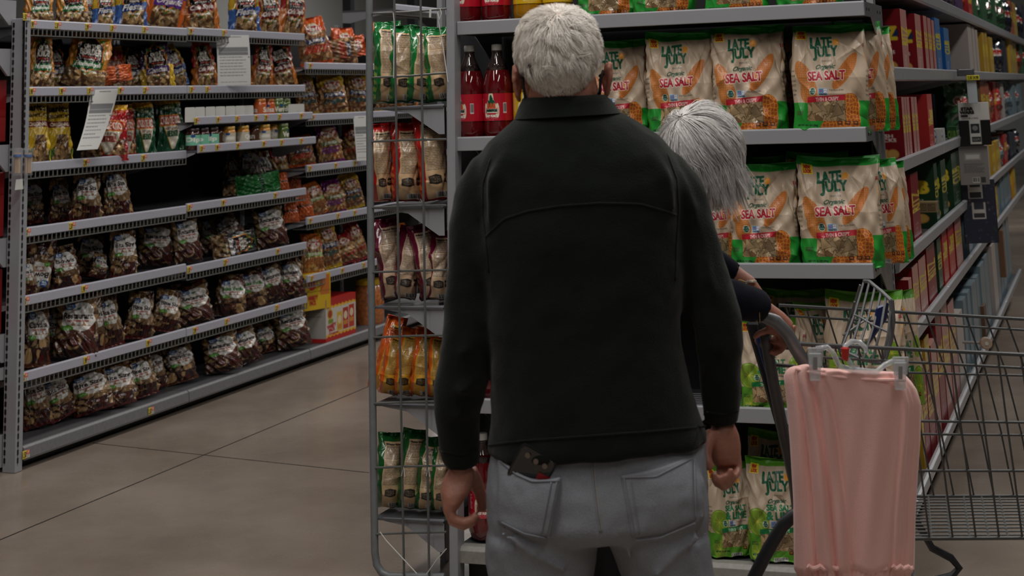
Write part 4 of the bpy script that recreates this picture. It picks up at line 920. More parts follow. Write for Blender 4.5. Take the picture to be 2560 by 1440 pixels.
kbag(1,1788,1165,130,'EB',F_+.02,30,1,KLm+', base shelf beside the man\'s right hand')
kbag(1,1908,1152,168,'EB',F_-.0,6,0,KLm+', base shelf between the jeans and the pink trousers')
kbag(1,2096,1150,170,'EB',F_,6,1,KLm+', base shelf behind the pink trousers')
kbag(1,1900,1085,150,'EB',F_+.22,0,1,KLm+', dark back row of the base shelf')
kbag(1,1560,1160,150,'EB',F_,6,0,KLm+', base shelf in the shade behind the man\'s legs')
# ------------------------------------------------------------------ cracker aisle (right of the end display)
def zr(px,py,X=XR): return float(at(px,py,X=X)[2])
def yr(px,X=XR-.02,py=500): return float(at(px,py,X=X)[1])
AZ={}
PYR={'A0':50,'A1':120,'A2':300,'A3':480,'A4':720,'A5':1000}
M_alu=mat('bright_rail',(176,178,184),.28,.25,.1,30,.05)
def ashelf(key,pts,joints,nm,lip=.05):
    zt=float(np.mean([zr(*p) for p in pts])); ys=[yr(j,XR-.02,PYR[key] if key!='A5' else 1100) for j in joints]; ys[0]=YE+.46
    for i in range(len(ys)-1):
        e=empty('metal_shelf',(XR,ys[i]+.004,zt-lip),f'{nm} shelf of the cracker aisle, {ORD[i]} length from the end display','shelf','shelves of the cracker aisle'); L=ys[i+1]-ys[i]-.008
        MB().box(-.48,0,.004,-.012,L,.016).build('deck',M_dkgrey,e)
        bevel(MB().prism([(-.012,0),(0,.004),(.006,lip-.004),(-.004,lip),(-.014,lip),(-.014,0)],1,0,L).build('price_rail',M_alu,e),.0015)
        MB().prism([(-.015,.012),(-.48,.012),(-.48,-.08),(-.4,-.08),(-.03,-.004)],1,L-.008,L-.004).build('bracket',M_grey,e)
    AZ[key]=zt-lip+.016
FAR=2655
ashelf('A0',[(2387,16),(2560,98)],[2262,2362,2440,2500,2560,2600],'top')
ashelf('A1',[(2245,168.5),(2404,175)],[2248,2341,2402,2474,2530,2580],'second')
ashelf('A2',[(2254,399.5),(2404,337)],[2254,2341,2405,2474,2530,2580],'third')
ashelf('A3',[(2262,626.7),(2413,505)],[2262,2350,2416,2476,2530,2580],'fourth')
ashelf('A4',[(2272,850),(2320,780),(2447,610)],[2270,2358,2420,2480,2530,2580],'fifth')
ashelf('A5',[(2307,1240),(2399,990)],[2296,2372,2430,2484,2535,2580],'lowest')
for i,px in enumerate([2341,2405,2474,2530]):
    upright(XR-.5,yr(px),2.3,f'grey upright inside the cracker aisle, {ORD[i]} from the end display',.04,.04,False)
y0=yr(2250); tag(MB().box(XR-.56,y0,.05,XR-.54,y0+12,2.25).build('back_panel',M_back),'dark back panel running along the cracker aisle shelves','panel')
def simple_box(w,d,h,fc,sc,ft=None,st=None,seed=0,fcol=(220,200,60),acc=None):
    f=Cv(26,60,fc,.3,3); s=Cv(70,84,sc,.35,3); r=random.Random(seed)
    if ft: f.text(ft,.2,.2,.8,.6,fcol,bold=1,ang=math.pi/2); f.lines(.3,.68,.7,.9,4,tuple(min(255,int(x*.6+90)) for x in fc),r)
    if st:
        s.ell(.6,.36,.34,.16,(30,46,90)) if st=='RITZ' else None
        s.text(st,.3,.27,.9,.45,(226,196,50),bold=4); s.text('FRESH\nSTACKS' if st=='RITZ' else 'ORIGINAL',.4,.55,.85,.66,(226,216,206),bold=1)
        for k in range(3): s.ell(.5+.14*k,.84,.11,.09,(206,150,70)); s.ell(.5+.14*k,.84,.09,.07,(220,170,90))
    if acc: f.rect(0,.0,1,.16,acc); s.rect(0,.8,1,1,acc)
    return pbox('box',w,d,h,f,s)
RED=(130,14,28); GLARE_PALE=(196,150,140)  # second tone stands for glare on the red box fronts
KB={}
def kbox(key,fc,sc,ft=None,st=None,**k):
    if key not in KB: me=simple_box(1,1,1,fc,sc,ft,st,**k); me.materials.append(printed('carton_print',0,coat=.25)); KB[key]=me
    return KB[key]
kinds={'ritz':((190,134,126),RED,'RITZ','RITZ'),'ritzred':(RED,RED,'RITZ','RITZ'),'blue':((80,120,170),(20,80,150),'CLUB',None),'club':((30,70,40),(20,56,34),'CLUB','CLUB'),'white':((190,180,174),(168,158,154),None,None),'yellow':((190,156,70),(190,150,40),'CORN',None),  # ritz: aisle glare on the front is painted in as its pale colour
 'wheat':((186,60,50),(170,40,40),'Wheat',None),'orange':((170,90,60),(160,84,54),'CHIPS',None),'kraft':((150,110,76),(150,110,76),None,None),'cyan':((120,140,150),(110,130,140),None,None),'dark':((40,44,60),(36,38,50),None,None),'green':((50,94,60),(40,84,56),None,None),'purple':((84,62,100),(80,54,100),None,None)}
dsc={'ritz':'red cracker box, glare painted on narrow front','ritzred':'dark red cracker box with yellow lettering','blue':'blue cracker box','club':'dark green cracker box with yellow lettering','white':'tall white carton','yellow':'yellow cracker box','wheat':'brick red snack box','orange':'orange snack box','kraft':'plain brown cardboard tray box','cyan':'pale blue and white box','dark':'dark blue snack box','green':'green snack box','purple':'purple snack box'}
AR={}
def abox(row,kind,x0,x1,ty,dep=.2,back=.02,z=None,bagk=False):
    X=XR-back; ya,yb=yr(x0,X,PYR[row]),yr(x1,X,PYR[row]); z0=AZ[row] if z is None else z; h=float(at(x0,ty,X=X)[2])-z0
    AR.setdefault(row,[]).append((x0,kind,X,ya,yb,z0,max(h,.06),dep,bagk))
for a in [('A1','ritz',2256,2271,24),('A1','ritz',2292,2306,36),('A1','ritz',2313,2321,41),('A1','ritz',2323,2331,46),('A1','ritz',2333,2339,52),('A1','blue',2341,2353,46),('A1','blue',2362,2374,70),
 ('A1','white',2422,2431,62,.3),('A1','white',2433,2439,68),('A1','white',2441,2446,75),('A1','yellow',2457,2462,82),('A1','yellow',2464,2469,82),('A1','yellow',2474,2482,93),
 ('A2','ritz',2257,2263,243),('A2','ritz',2264,2269,243),('A2','ritz',2270,2276,243),('A2','ritz',2281,2288,243),('A2','ritz',2289,2295,243),('A2','wheat',2321,2333,236),
 ('A3','ritzred',2278,2297,436),('A3','club',2338,2346,408,.3),('A3','club',2356,2368,400,.12),('A3','club',2384,2404,382,.2),
 ('A4','ritz',2272,2280,700,.14,.0),('A4','ritz',2283,2298,668,.14),('A4','ritz',2300,2318,648,.14),('A4','ritzred',2322,2343,616,.2),('A4','club',2350,2360,592,.2),('A4','wheat',2364,2376,560,.2),('A4','wheat',2380,2394,545,.2),('A4','ritz',2398,2414,530,.14),
 ('A5','ritzred',2306,2318,905,.2,.03),('A5','ritzred',2320,2334,930,.2,.03),('A5','ritz',2336,2350,850,.2,.03),('A5','ritzred',2352,2366,770,.2,.03),('A5','ritz',2368,2384,745,.2,.03),('A5','ritz',2386,2402,740,.2,.03),('A5','white',2406,2422,770,.2,.03)]: abox(*a)
# second, smaller tier of boxes on the lowest shelf
abox('A5','yellow',2321,2333,835,.2,.03,float(at(2321,928,X=XR-.03)[2])+.002); abox('A5','yellow',2300,2305,990,.2,.03)
fr=random.Random(12)
for row,xs,tys in (('A0',2386,lambda x:-60+(x-2386)*.45),('A1',2484,lambda x:92+(x-2484)*.25),('A2',2418,lambda x:205+(x-2418)*.02),('A3',2420,lambda x:395-(x-2420)*.6),('A4',2420,lambda x:560-(x-2420)*1.3),('A5',2426,lambda x:725-(x-2426)*1.9)):
    x=xs; pool=['wheat','orange','white','cyan','yellow','dark','green','purple','ritz','orange','wheat'] if row!='A5' else ['cyan','kraft','cyan','white','cyan']
    k=None
    while x<2558:
        if k is None or fr.random()<.45: k=fr.choice(pool)
        wx=max(3.2,(2755-x)*fr.uniform(.028,.044)); abox(row,k,x,x+wx*.93,tys(x)+fr.uniform(-4,6),.2,fr.uniform(.02,.05),None,row in('A0','A1','A2','A3') and fr.random()<.5); x+=wx
an={'A0':'top','A1':'second','A2':'third','A3':'fourth','A4':'fifth','A5':'lowest'}
snack={}
for row,it in AR.items():
    it.sort(key=lambda t:t[0])
    for n,(x0,kind,X,ya,yb,z0,h,dep,bg) in enumerate(it):
        fc,sc,ft,st=kinds[kind]; w=yb-ya
        where=f'{ORD[n]} from near end, {an[row]} cracker aisle shelf' if n<24 else 'far along the cracker aisle'
        if bg:
            if kind not in snack:
                c=Cv(40,60,fc,.16,2); c.ell(.5,.35,.3,.16,(226,216,206)); c.rect(.1,.55,.9,.7,tuple(int(v*.6) for v in fc)); c.text('CHIPS',.25,.3,.75,.4,(170,40,40),bold=1)
                snack[kind]=bag_mesh('aisle_bag',c,.2,.3,.1,2.2,seed=hash(kind)%97 if False else len(snack)+300,crease=.009,ncr=20,foot=0,lean=.3,bulge=.4,ears=.03,wrinkle=.002); snack[kind].materials.append(M_film)
            o=link('snack_bag',snack[kind]); o.scale=(w/.2,1,h/.3); o.rotation_euler=(0,0,math.radians(75)); o.location=(X-.07,(ya+yb)/2,z0+.002); tag(o,f'{kind if kind not in("ritz","wheat") else "red"} snack bag, {where}','snack bag',f'snack bags on the {an[row]} cracker aisle shelf'); continue
        o=link('cracker_box' if kind not in('white','cyan','kraft') else 'carton',kbox(kind,fc,sc,ft,st)); o.scale=(w,dep,h); o.rotation_euler=(0,0,math.radians(90)); o.location=(X-dep/2,(ya+yb)/2,z0+.001)
        tag(o,f'{dsc[kind]}, {where}','box' ,f'boxes on the {an[row]} cracker aisle shelf')
# loose cartons on the third aisle shelf (grey multi packs behind, price box, small green box)
def freebox(name,px0,px1,py0,py1,X,dep,cv,label,cat='box',yw=.12):
    a=at(px0,py1,X=X-dep); z0=float(at((px0+px1)/2,py1,X=X-dep/2)[2]); z1=float(at((px0+px1)/2,py0,X=X-dep/2)[2])
    y=float(at(px1,(py0+py1)/2,X=X)[1]); w=abs(float(at(px1,500,Y=y)[0]-at(px0,500,Y=y)[0]))
    me=pbox(name,w,yw,z1-z0,cv,cv); me.materials.append(printed('carton_print',0)); o=link(name,me); o.location=(X-w/2,y+yw/2,z0); tag(o,label,cat); return o
def icons(n,bg=(150,140,138),horiz=False):
    c=Cv(40,90,bg,.5,3); 
    for i in range(n): c.ell(.5,.28+.2*i,.17,.17,(44,42,46)); c.ell(.5,.28+.2*i,.11,.11,bg); c.ell(.5,.28+.2*i,.06,.06,(44,42,46))
    c.text('Triscuit' if False else 'SNACKS',.3,.1,.75,.14,(60,50,50),bold=1); return c
freebox('carton',2341,2372,229,307,XR-.28,.1,icons(3),'grey carton with three round icons, left of the pair on the third aisle shelf')
freebox('carton',2374,2401,229,304,XR-.28,.1,icons(3),'grey carton with three round icons, right of the pair on the third aisle shelf')
c=Cv(60,40,(196,196,192),.5,3); c.ell(.3,.55,.22,.3,(60,70,110)); c.ell(.3,.55,.19,.26,(200,200,198)); c.text('$1.98',.16,.46,.44,.64,(50,60,100),bold=1)
freebox('display_box',2330,2352,318,354,XR-.04,.1,c,'low white open display box with a round price mark',yw=.2)
c=Cv(50,30,(30,74,36),.4,3); c.text('CLUB',.1,.3,.9,.8,(120,150,60),bold=2); freebox('carton',2367,2391,313,348,XR-.05,.1,c,'small green carton on the third aisle shelf behind the hanging pack')
freebox('cardboard_box',2466,2511,572,705,XR+.0,.1,Cv(20,30,(120,88,62),.8,2),'tall plain brown cardboard box at the aisle edge far down the cracker aisle',yw=.1)
freebox('cardboard_box',2424,2462,752,850,XR-.02,.1,Cv(20,30,(96,70,50),.8,2),'open brown cardboard box low on the cracker aisle shelves',yw=.16)
for (a,b,c0,d0,lab) in ((2294,2340,500,526,'under the first green cracker boxes'),(2367,2420,470,500,'under the second green cracker boxes')):
    c=Cv(60,24,(130,108,72),.6,3)
    for k in range(2): c.rect(.08+.46*k,.2,.46+.46*k,.8,(70,60,40)); c.rect(.1+.46*k,.26,.44+.46*k,.74,(130,108,72)); c.lines(.12+.46*k,.3,.42+.46*k,.7,3,(80,66,44),fr)
    freebox('cardboard_tray',a,b,c0,d0,XR+.0,.1,c,f'brown cardboard tray {lab}','tray',yw=.1)
# hanging packs on a clip strip
def pack(name,px,y0,y1,wpx,D,cv,label,cat='pack',rz=18,curl=None,th=.01):
    p=at(px,y1,D=D); t=at(px,y0,D=D); me=card(name,cv,wpx*D/FPX,float(t[2]-p[2]),th,curl); me.materials.append(printed('pack_print',.15,50,.5)); o=link(name,me); o.location=tuple(p); o.rotation_euler=(0,0,math.radians(rz)); return tag(o,label,cat)
DH=depth((XR+.06,yr(2400),1.4))
c=Cv(60,90,(150,150,150),.3,3); c.rect(0,0,1,.42,(188,186,182)); c.text('STAR\nWARS',.06,.12,.5,.27,(20,20,22),bold=2); c.text('REUSABLE BAG',.1,.35,.62,.39,(50,50,50)); c.rect(.08,.29,.3,.34,(30,30,32))
c.rect(0,.42,1,1,(16,16,18)); c.rect(.32,.42,.68,.97,(190,190,186)); c.rect(.36,.5,.64,.72,(40,40,44)); c.ell(.5,.6,.09,.09,(120,120,120)); c.rect(.38,.8,.66,.92,(40,40,42)); c.text('REUSE ME',.41,.83,.63,.89,(190,190,186))
pack('reusable_bag_pack',2441,256,363,77,DH,c,'folded black reusable bag on a pale printed card, clipped below the shelf','reusable bag')
c=Cv(60,80,(128,124,122),.35,3); c.rect(.2,.18,.75,.36,(150,148,146)); c.rect(.25,.22,.7,.33,(190,188,184)); c.lines(.15,.45,.85,.7,7,(90,88,88),fr); c.barcode(.42,.8,.66,.94,fr); c.rect(.7,.8,.86,.94,(60,60,60))
pack('reusable_bag_pack',2439,366,462,72,DH-.01,c,'grey back of a second bag card hanging in the middle of the clip strip','reusable bag')
c=Cv(60,110,(24,28,50),.6,3)
for i in range(40): c.ell(fr.random(),fr.random(),.03,.03,fr.choice([(40,60,90),(50,50,70),(90,80,90),(30,60,50)]),.6,0,.2)
c.rect(.2,.0,.62,.3,(186,182,176)); c.rect(.26,.0,.56,.12,(40,44,60)); c.rect(.24,.2,.58,.29,(40,40,44)); c.rect(.28,.36,.68,.62,(186,182,176)); c.rect(.34,.36,.62,.47,(40,44,60)); c.rect(.32,.53,.64,.6,(40,40,44))
pack('reusable_bag_pack',2456,450,608,84,DH+.02,c,'navy patterned reusable bag with two pale bands, lowest on the clip strip','reusable bag')
c=Cv(20,40,(170,176,182),.15,2); pack('hang_strip',2433,196,258,24,DH-.02,c,'clear plastic hang strip below the second aisle shelf','hang strip')
c=Cv(30,14,(210,196,40),.4,3); c.text('2.50 24.98',.1,.2,.9,.8,(60,60,20),bold=1); pack('price_tag',2433,188,200,32,DH-.02,c,'yellow price tag on top of the clear hang strip','price tag')
pack('metal_plate',2415,172,190,42,DH+.0,Cv(10,6,(70,70,74),.4,1),'small dark steel plate on the second aisle shelf rail','plate')
e=empty('caster_wheel',tuple(at(2465,858,X=XR+.1)),'small pale round wheel sticking out low beside the cracker shelves','wheel')
MB().lathe([(0,-.012),(.022,-.012),(.026,-.008),(.026,.008),(.022,.012),(0,.012)],20).build('tread',mat('pale_rubber',(176,156,140),.5),e,smooth=True).rotation_euler=(math.pi/2,0,.3)
MB().tube([(0,0,0),(-.1,.02,0)],.006,8).build('axle',M_grey,e); MB().lathe([(0,-.014),(.008,-.014),(.008,.014),(0,.014)],12).build('hub',M_white,e,smooth=True).rotation_euler=(math.pi/2,0,.3)
# box goods of the third bay on the left, low down
c=Cv(110,80,(200,196,188),.35,3); c.rect(0,0,1,.2,(178,30,28)); c.rect(0,.86,1,1,(178,30,28))
for i in range(60):
    x=i/60; c.ell(x,.2+.015*math.sin(i*.9),.014,.02,(222,170,40)); c.ell(x,.85+.015*math.sin(i*.9),.014,.02,(222,170,40))
c.ell(.14,.36,.09,.09,(206,160,50)); c.ell(.14,.36,.065,.065,(160,60,30)); c.rect(.08,.48,.24,.58,(120,140,40)); c.text('VARIETY\nPACK',.05,.6,.33,.76,(170,24,30),bold=2,ang=.1); c.text('Original',.1,.79,.4,.85,(170,30,30),bold=1)
for k,(g,yy) in enumerate([((206,170,50),.36),((170,40,30),.3),((186,50,30),.27)]): c.rect(.36+.2*k,yy,.54+.2*k,.8,g); c.ell(.45+.2*k,yy+.18,.06,.07,(220,200,170)); c.rect(.38+.2*k,yy+.3,.52+.2*k,yy+.4,(200,130,50))
X=XL+.02; a=at(783,838,X=X); b=at(897,815,X=X); z0=LZ['B2'][0]; zt=float(at(832,748,X=X)[2])
c2=Cv(70,70,(170,166,160),.5,3); c2.rect(0,.9,1,1,(178,30,28)); c2.rect(.35,.76,.6,.88,(220,218,210)); c2.barcode(.4,.78,.55,.87,fr); c2.lines(.1,.2,.9,.5,5,(140,136,130),fr)
yA=float(at(822,800,X=X)[1]); yB=float(b[1]); me=pbox('carton',yB-yA,.3,zt-z0,c,c2,Cv(8,8,(178,34,28),.4,1)); me.materials.append(printed('carton_print',0)); o=link('carton',me); o.rotation_euler=(0,0,math.radians(90)); o.location=(X-.17,(yA+yB)/2,z0+.001); tag(o,'white and red variety pack carton on the third bay base shelf','carton')
c=Cv(50,40,(206,170,40),.4,3); c.rect(.6,.05,.95,.6,(190,110,50)); c.ell(.3,.3,.14,.12,(190,60,50)); c.rect(0,.48,1,.5,(120,96,20)); c.text('VARIETY\nPACK',.15,.6,.5,.85,(170,40,40),bold=1)
me=pbox('carton',.22,.16,.21,c,c); me.materials.append(MATS['carton_print'] if 'carton_print' in MATS else None); o=link('carton',me); p=at(801,772,X=XL-.02); o.location=(XL-.1,float(p[1]),float(p[2])); o.rotation_euler=(0,0,math.radians(70)); tag(o,'yellow carton above the variety pack, third bay of the left run','carton')
e=empty('pretzel_jar',(XL-.12,float(at(922,800,X=XL-.12)[1]),LZ['B2'][0]),'tall clear jar of pretzels at the far end of the third bay base shelf','jar')
MB().lathe([(0,0),(.1,0),(.105,.02),(.105,.2),(.085,.24),(.08,.25)],20).build('jar',mat('pretzels',(170,100,56),.3,0,.8,50,.4,coat=.6),e,smooth=True); MB().lathe([(.082,.25),(.088,.252),(.088,.285),(0,.288)],20).build('lid',mat('yellow_lid',(190,150,30),.4),e,smooth=True)
# ------------------------------------------------------------------ shopping cart
DN,DF=3.5,4.06
cn=lambda x,y,d=0: at(x,y,D=DN+d); cf=lambda x,y,d=0: at(x,y,D=DF+d)
base=cn(2300,1440); ce=empty('shopping_cart',(float(base[0]),float(base[1]),0),'grey wire shopping cart with pink trousers hung on its side','shopping cart')
M_cart=mat('cart_steel',(70,72,72),.42,.2,.15,120,.08); M_ctube=mat('cart_tube',(108,110,112),.36,.45,.2,60,.1); M_cdark=mat('cart_dark',(40,42,46),.45,.2)
XE=2760
def ln(f,x,y0,y1,x0=2000,x1=2560): return f(x,y0+(y1-y0)*(x-x0)/(x1-x0))
near=[(860,887,1998),(893,920,2040),(1049,1056,1990),(1177,1177,1990),(1349,1345,1990)]
far=[(763,798,1947),(790,825,1974),(925,939,2000),(1082,1088,2000),(1242,1240,2000)]
mb=MB()
for i,(a,b,xs) in enumerate(near):
    mb.tube([ln(cn,x,a,b,xs) for x in np.linspace(xs,XE,6)],.0042 if i in(0,4) else .003,6)
mb.build('near_side_rails',M_cart,ce,True,smooth=True); mb=MB()
x=2030
while x<XE:
    top=ln(cn,x,862,887,1998); pts=[top,cn(x+22,1050),cn(x+40,1177),cn(x+62,1348)]; mb.tube(pts,.0024,5); x+=58
mb.build('near_side_wires',M_cart,ce,True,smooth=True); mb=MB()
for i,(a,b,xs) in enumerate(far): mb.tube([ln(cf,x,a,b,xs) for x in np.linspace(xs,XE-40,6)],.0042 if i in(0,4) else .003,6)
mb.build('far_side_rails',M_cart,ce,True,smooth=True); mb=MB()
x=1965
while x<XE-60: mb.tube([ln(cf,x,765,798,1947),cf(x+48,925),cf(x+88,1082),cf(x+120,1242)],.0024,5); x+=50
mb.build('far_side_wires',M_cart,ce,True,smooth=True); mb=MB()
for t in np.linspace(0,1,14): mb.tube([(1-t)*cn(1992,1349)+t*cf(2010,1242),(1-t)*cn(XE,1345)+t*cf(XE-40,1240)],.0022,5)
for x in np.linspace(0,1,17): mb.tube([(1-x)*cn(1992,1350)+x*cn(XE,1346),(1-x)*cf(2010,1243)+x*cf(XE-40,1241)],.0028,5)
mb.build('basket_floor',M_cart,ce,True,smooth=True); mb=MB()
for t in np.linspace(0,1,9): mb.tube([(1-t)*cn(XE,889)+t*cf(XE-40,800),(1-t)*cn(XE,1346)+t*cf(XE-40,1241)],.003,5)
for t in np.linspace(0,1,5): mb.tube([(1-t)*cn(XE,889)+t*cn(XE,1346),(1-t)*cf(XE-40,800)+t*cf(XE-40,1241)],.003,5)
mb.build('basket_front',M_cart,ce,True,smooth=True)
# folded seat: fan of wires with a blue flap
mb=MB(); tops=[(2160,703),(2174,704),(2188,716),(2203,728),(2216,740),(2228,752)]; bots=[(2104,872),(2122,884),(2140,892),(2158,900),(2180,904),(2206,908)]
for i,(a,b) in enumerate(zip(tops,bots)): mb.tube([cn(*a,.33-.03*i),cn((a[0]+b[0])/2+4,(a[1]+b[1])/2,.28-.03*i),cn(*b,.22-.02*i)],.003,6)
mb.tube([cn(*a,.33-.03*i) for i,a in enumerate(tops)],.0045,6); mb.tube([cn(*b,.22-.02*i) for i,b in enumerate(bots)],.004,6); mb.tube([cn((a[0]+b[0])/2+4,(a[1]+b[1])/2,.28-.03*i) for i,(a,b) in enumerate(zip(tops,bots))],.003,6)
mb.tube([cn(2228,750,.17),cn(2232,800,.16),cn(2226,850,.15),cn(2208,908,.12)],.0065,8)
for k in range(4): mb.tube([cn(2150-14*k,712+42*k,.36),cn(2100+26*k,880-30*k,.42)],.0028,5)
mb.build('seat_back',M_ctube,ce,True,smooth=True)
mb=MB(); mb.quadbox([cn(2190,768,.2),cn(2222,756,.2),cn(2216,800,.2),cn(2172,862,.2)],(.0,.012,0)); bevel(mb.build('seat_flap',mat('flap_blue',(22,44,100),.35),ce,True),.004)
# handle frame
mb=MB(); mb.tube([cn(1770,800,.5),cn(1790,796,.12),cn(1830,788,.0),cn(1870,784),cn(1905,788),cn(1940,804),cn(1968,834),cn(1990,872),cn(2010,905),cn(2022,945),cn(2030,1100),cn(2036,1270)],.0148,12); mb.build('handle_tube',M_ctube,ce,True,smooth='all')
mb=MB(); mb.tube([cn(1906,800,.06),cn(1916,860,.06),cn(1934,960,.06),cn(1960,1090,.06),cn(1985,1200,.06),cn(1996,1285,.06)],.0135,12); mb.build('rear_strut',mat('strut_grey',(84,86,88),.4,.4,.2,60,.1),ce,True,smooth='all')
mb=MB(); mb.quadbox([cn(1862,806,.1),cn(1900,806,.1),cn(1988,1150,.1),cn(1962,1150,.1)],(0,.02,0)); bevel(mb.build('rear_panel',M_cdark,ce,True),.005)
mb=MB(); mb.quadbox([cn(1886,842,.07),cn(1896,840,.07),cn(1950,1008,.07),cn(1934,1004,.07)],(0,.008,0)); bevel(mb.build('blue_strip',mat('strip_blue',(10,64,150),.3),ce,True),.002)
mb=MB(); mb.tube([cn(1922,822,.04),cn(1921,830,.04)],.012,10); mb.tube([cn(1908,815,.05),cn(1912,835,.035)],.014,10); mb.build('hinge_bolt',M_cdark,ce,True,smooth=True)
mb=MB(); mb.tube([cn(2040,1270),cn(2010,1280),cn(1982,1290),cn(1958,1312),cn(1936,1348),cn(1910,1394),cn(1884,1446),cn(1850,1520),cn(1835,1640)],.0145,12); mb.build('lower_tube',M_cdark,ce,True,smooth='all')
mb=MB(); mb.tube([cn(1995,858,.02),cn(2100,868,.02)],.0045,6); mb.tube([cn(1938,912,.1),cn(1990,916,.1)],.004,6); mb.tube([cn(1938,868,.1),cn(1998,872,.1)],.004,6); mb.build('rim_end_wires',M_cart,ce,True,smooth=True)
zf=.16
for n,(a,b) in enumerate([(cn(1850,1500),cn(XE-30,1500)),(cf(1850,1500),cf(XE-60,1500))]):
    a=np.array([a[0],a[1],zf]); b=np.array([b[0],b[1],zf+.03]); MB().tube([a,b],.013,10).build('chassis_rail',M_cdark,ce,True,smooth=True)
    for P in (a,b):
        MB().tube([P,P-[0,0,.04]],.009,8).build('caster_fork',M_ctube,ce,True,smooth=True)
        w_=MB().tube([P+[-.012*CR[1]*0-.0,-.014,-.10],P+[0,.014,-.10]],.055,20); w_.build('caster',M_black,ce,True,smooth=True)
mb=MB(); mb.tube([cn(2030,1352),cn(2060,1440,.02),(float(cn(2060,1500)[0]),float(cn(2060,1500)[1]),zf)],.012,8); mb.build('chassis_post',M_cdark,ce,True,smooth=True)
mb=MB(); mb.tube([cn(2290,1300,.3),cn(2330,1370,.3),cn(2378,1395,.3),cn(2398,1420,.3),cn(2380,1440,.3),cn(2340,1450,.3)],.009,8); mb.build('bottom_hook_rail',M_cdark,ce,True,smooth=True)
# ------------------------------------------------------------------ pink trousers on a clear clip hanger
DP=3.44
cp=lambda x,y,d=0: at(x,y,D=DP+d)
rows_y=np.concatenate([[916,920,928,940,960],np.linspace(985,1400,42),[1412,1422,1430,1436,1446,1470,1490]])
Lx=[(916,1985),(922,1968),(940,1959),(1000,1966),(1100,1974),(1250,1983),(1422,1985),(1436,1992),(1490,1992)]
Rx=[(916,2255),(935,2275),(960,2292),(1000,2303),(1100,2301),(1200,2294),(1290,2289),(1422,2286),(1436,2278),(1490,2270)]
ix=lambda T,y: float(np.interp(y,[t[0] for t in T],[t[1] for t in T]))
def trouser():
    NU=90; V=[]; 
    for y in rows_y:
        x0,x1=ix(Lx,y),ix(Rx,y); v=(y-916)/574.
        u=np.linspace(0,1,NU)
        d=-.030*np.sqrt(np.clip(1-(2*u-1)**2,0,1))-.012*np.clip(1-((u-.5)/.45)**4,0,1)
        def rid(u0,u1,wd,a): 
            c=u0+(u1-u0)*v; return -a*np.exp(-((u-c)/wd)**2)
        vv=min(1,v*6+.25)
        d+=vv*(rid(.05,.08,.045,.010)+rid(.14,.30,.05,.012)+rid(.24,.44,.055,.009)-rid(.19,.37,.018,.015)-rid(.09,.2,.014,.012)+rid(.62,.64,.12,.006)-rid(.30,.50,.02,.008)+rid(.90,.84,.03,.005)-rid(.87,.80,.010,.004)-rid(.93,.87,.008,.004)-rid(.96,.92,.008,.004))
        d+=v*(-.010*np.sin(u*9+1.2)*np.exp(-((u-.6)/.2)**2))+.002*np.sin(u*31+v*7)
        if y>1422: d+=.006+.0025*np.sin(u*150)
        yo=0
        top=8*np.sin(u*3)+14*u-(10*np.exp(-((u-.12)/.08)**2)) if y<960 else 14*u*max(0,1-(y-960)/120)
        bot=(6*np.sin(u*22)) if 1400<y<1440 else 0
        for k in range(NU): V.append(cp(x0+(x1-x0)*u[k],y+(top if np.isscalar(top) else top[k])+(bot if np.isscalar(bot) else bot[k]),d[k]))
    n=len(rows_y); V=np.array(V); B=np.array([cp(ix(Lx,y)+(ix(Rx,y)-ix(Lx,y))*k/(NU-1),y+(14*k/(NU-1) if y<960 else 14*k/(NU-1)*max(0,1-(y-960)/120)),.004+.012*math.sin(math.pi*k/(NU-1))) for y in rows_y for k in range(NU)])
    i=np.arange(n*NU).reshape(n,NU); q=np.stack([i[:-1,:-1],i[1:,:-1],i[1:,1:],i[:-1,1:]],-1).reshape(-1,4); N=n*NU
    st=lambda e: np.stack([e[:-1],e[1:],e[1:]+N,e[:-1]+N],-1)
    Q=np.concatenate([q,q[:,::-1]+N,st(i[0]),st(i[-1][::-1]),st(i[:,0][::-1]),st(i[:,-1])]); return np.concatenate([V,B]),Q
V,Q=trouser(); org=cp(2130,1440)
te=empty('trousers',tuple(org),'pale pink fleece trousers folded over a clear hanger on the cart side','trousers')
M_pink=mat('pink_fleece',(252,198,190),.95,0,.3,420,.04,sheen=.4)
link('cloth',new_mesh('cloth',V-org,Q),M_pink,te)
# second leg layer sliding out at the lower right and the waistband edge
mb=MB(); mb.tube([cp(1990,922,-.026),cp(2040,934,-.038),cp(2130,946,-.040),cp(2200,950,-.039),cp(2262,950,-.026)],.004,8); mb.build('waistband',M_pink,te,True,smooth=True)
for xs in ((2020,2100),(2150,2218),(2232,2284)):
    mb=MB()
    mb.tube([cp(x_,1414+8*abs(math.sin(i*1.1)),-.040) for i,x_ in enumerate(np.linspace(xs[0],xs[1],9))],.005,8)
    mb.build('cuff_gather',M_pink,te,True,smooth=True)
he=empty('clip_hanger',tuple(cp(2130,925)),'clear plastic clip hanger holding the pink trousers on the cart rim','hanger')
M_hang=mat('hanger_plastic',(214,218,222),.12,0,0,50,alpha=.42,spec=.8,coat=.5)
mb=MB(); mb.tube([cp(2040,872,-.045),cp(2068,868,-.045),cp(2084,884,-.045),cp(2098,915,-.05),cp(2130,924,-.05),cp(2190,930,-.05),cp(2212,912,-.045),cp(2232,903,-.045),cp(2262,908,-.045)],.006,8,1.0); mb.build('bar',M_hang,he,True,smooth='all')
mb=MB(); mb.tube([cp(2136,922,-.05),cp(2124,905,-.05),cp(2112,888,-.045),cp(2112,866,-.035),cp(2128,853,-.02),cp(2150,855,-.02),cp(2164,870,-.03),cp(2166,880,-.03)],.0055,8); mb.build('hook',M_hang,he,True,smooth='all')
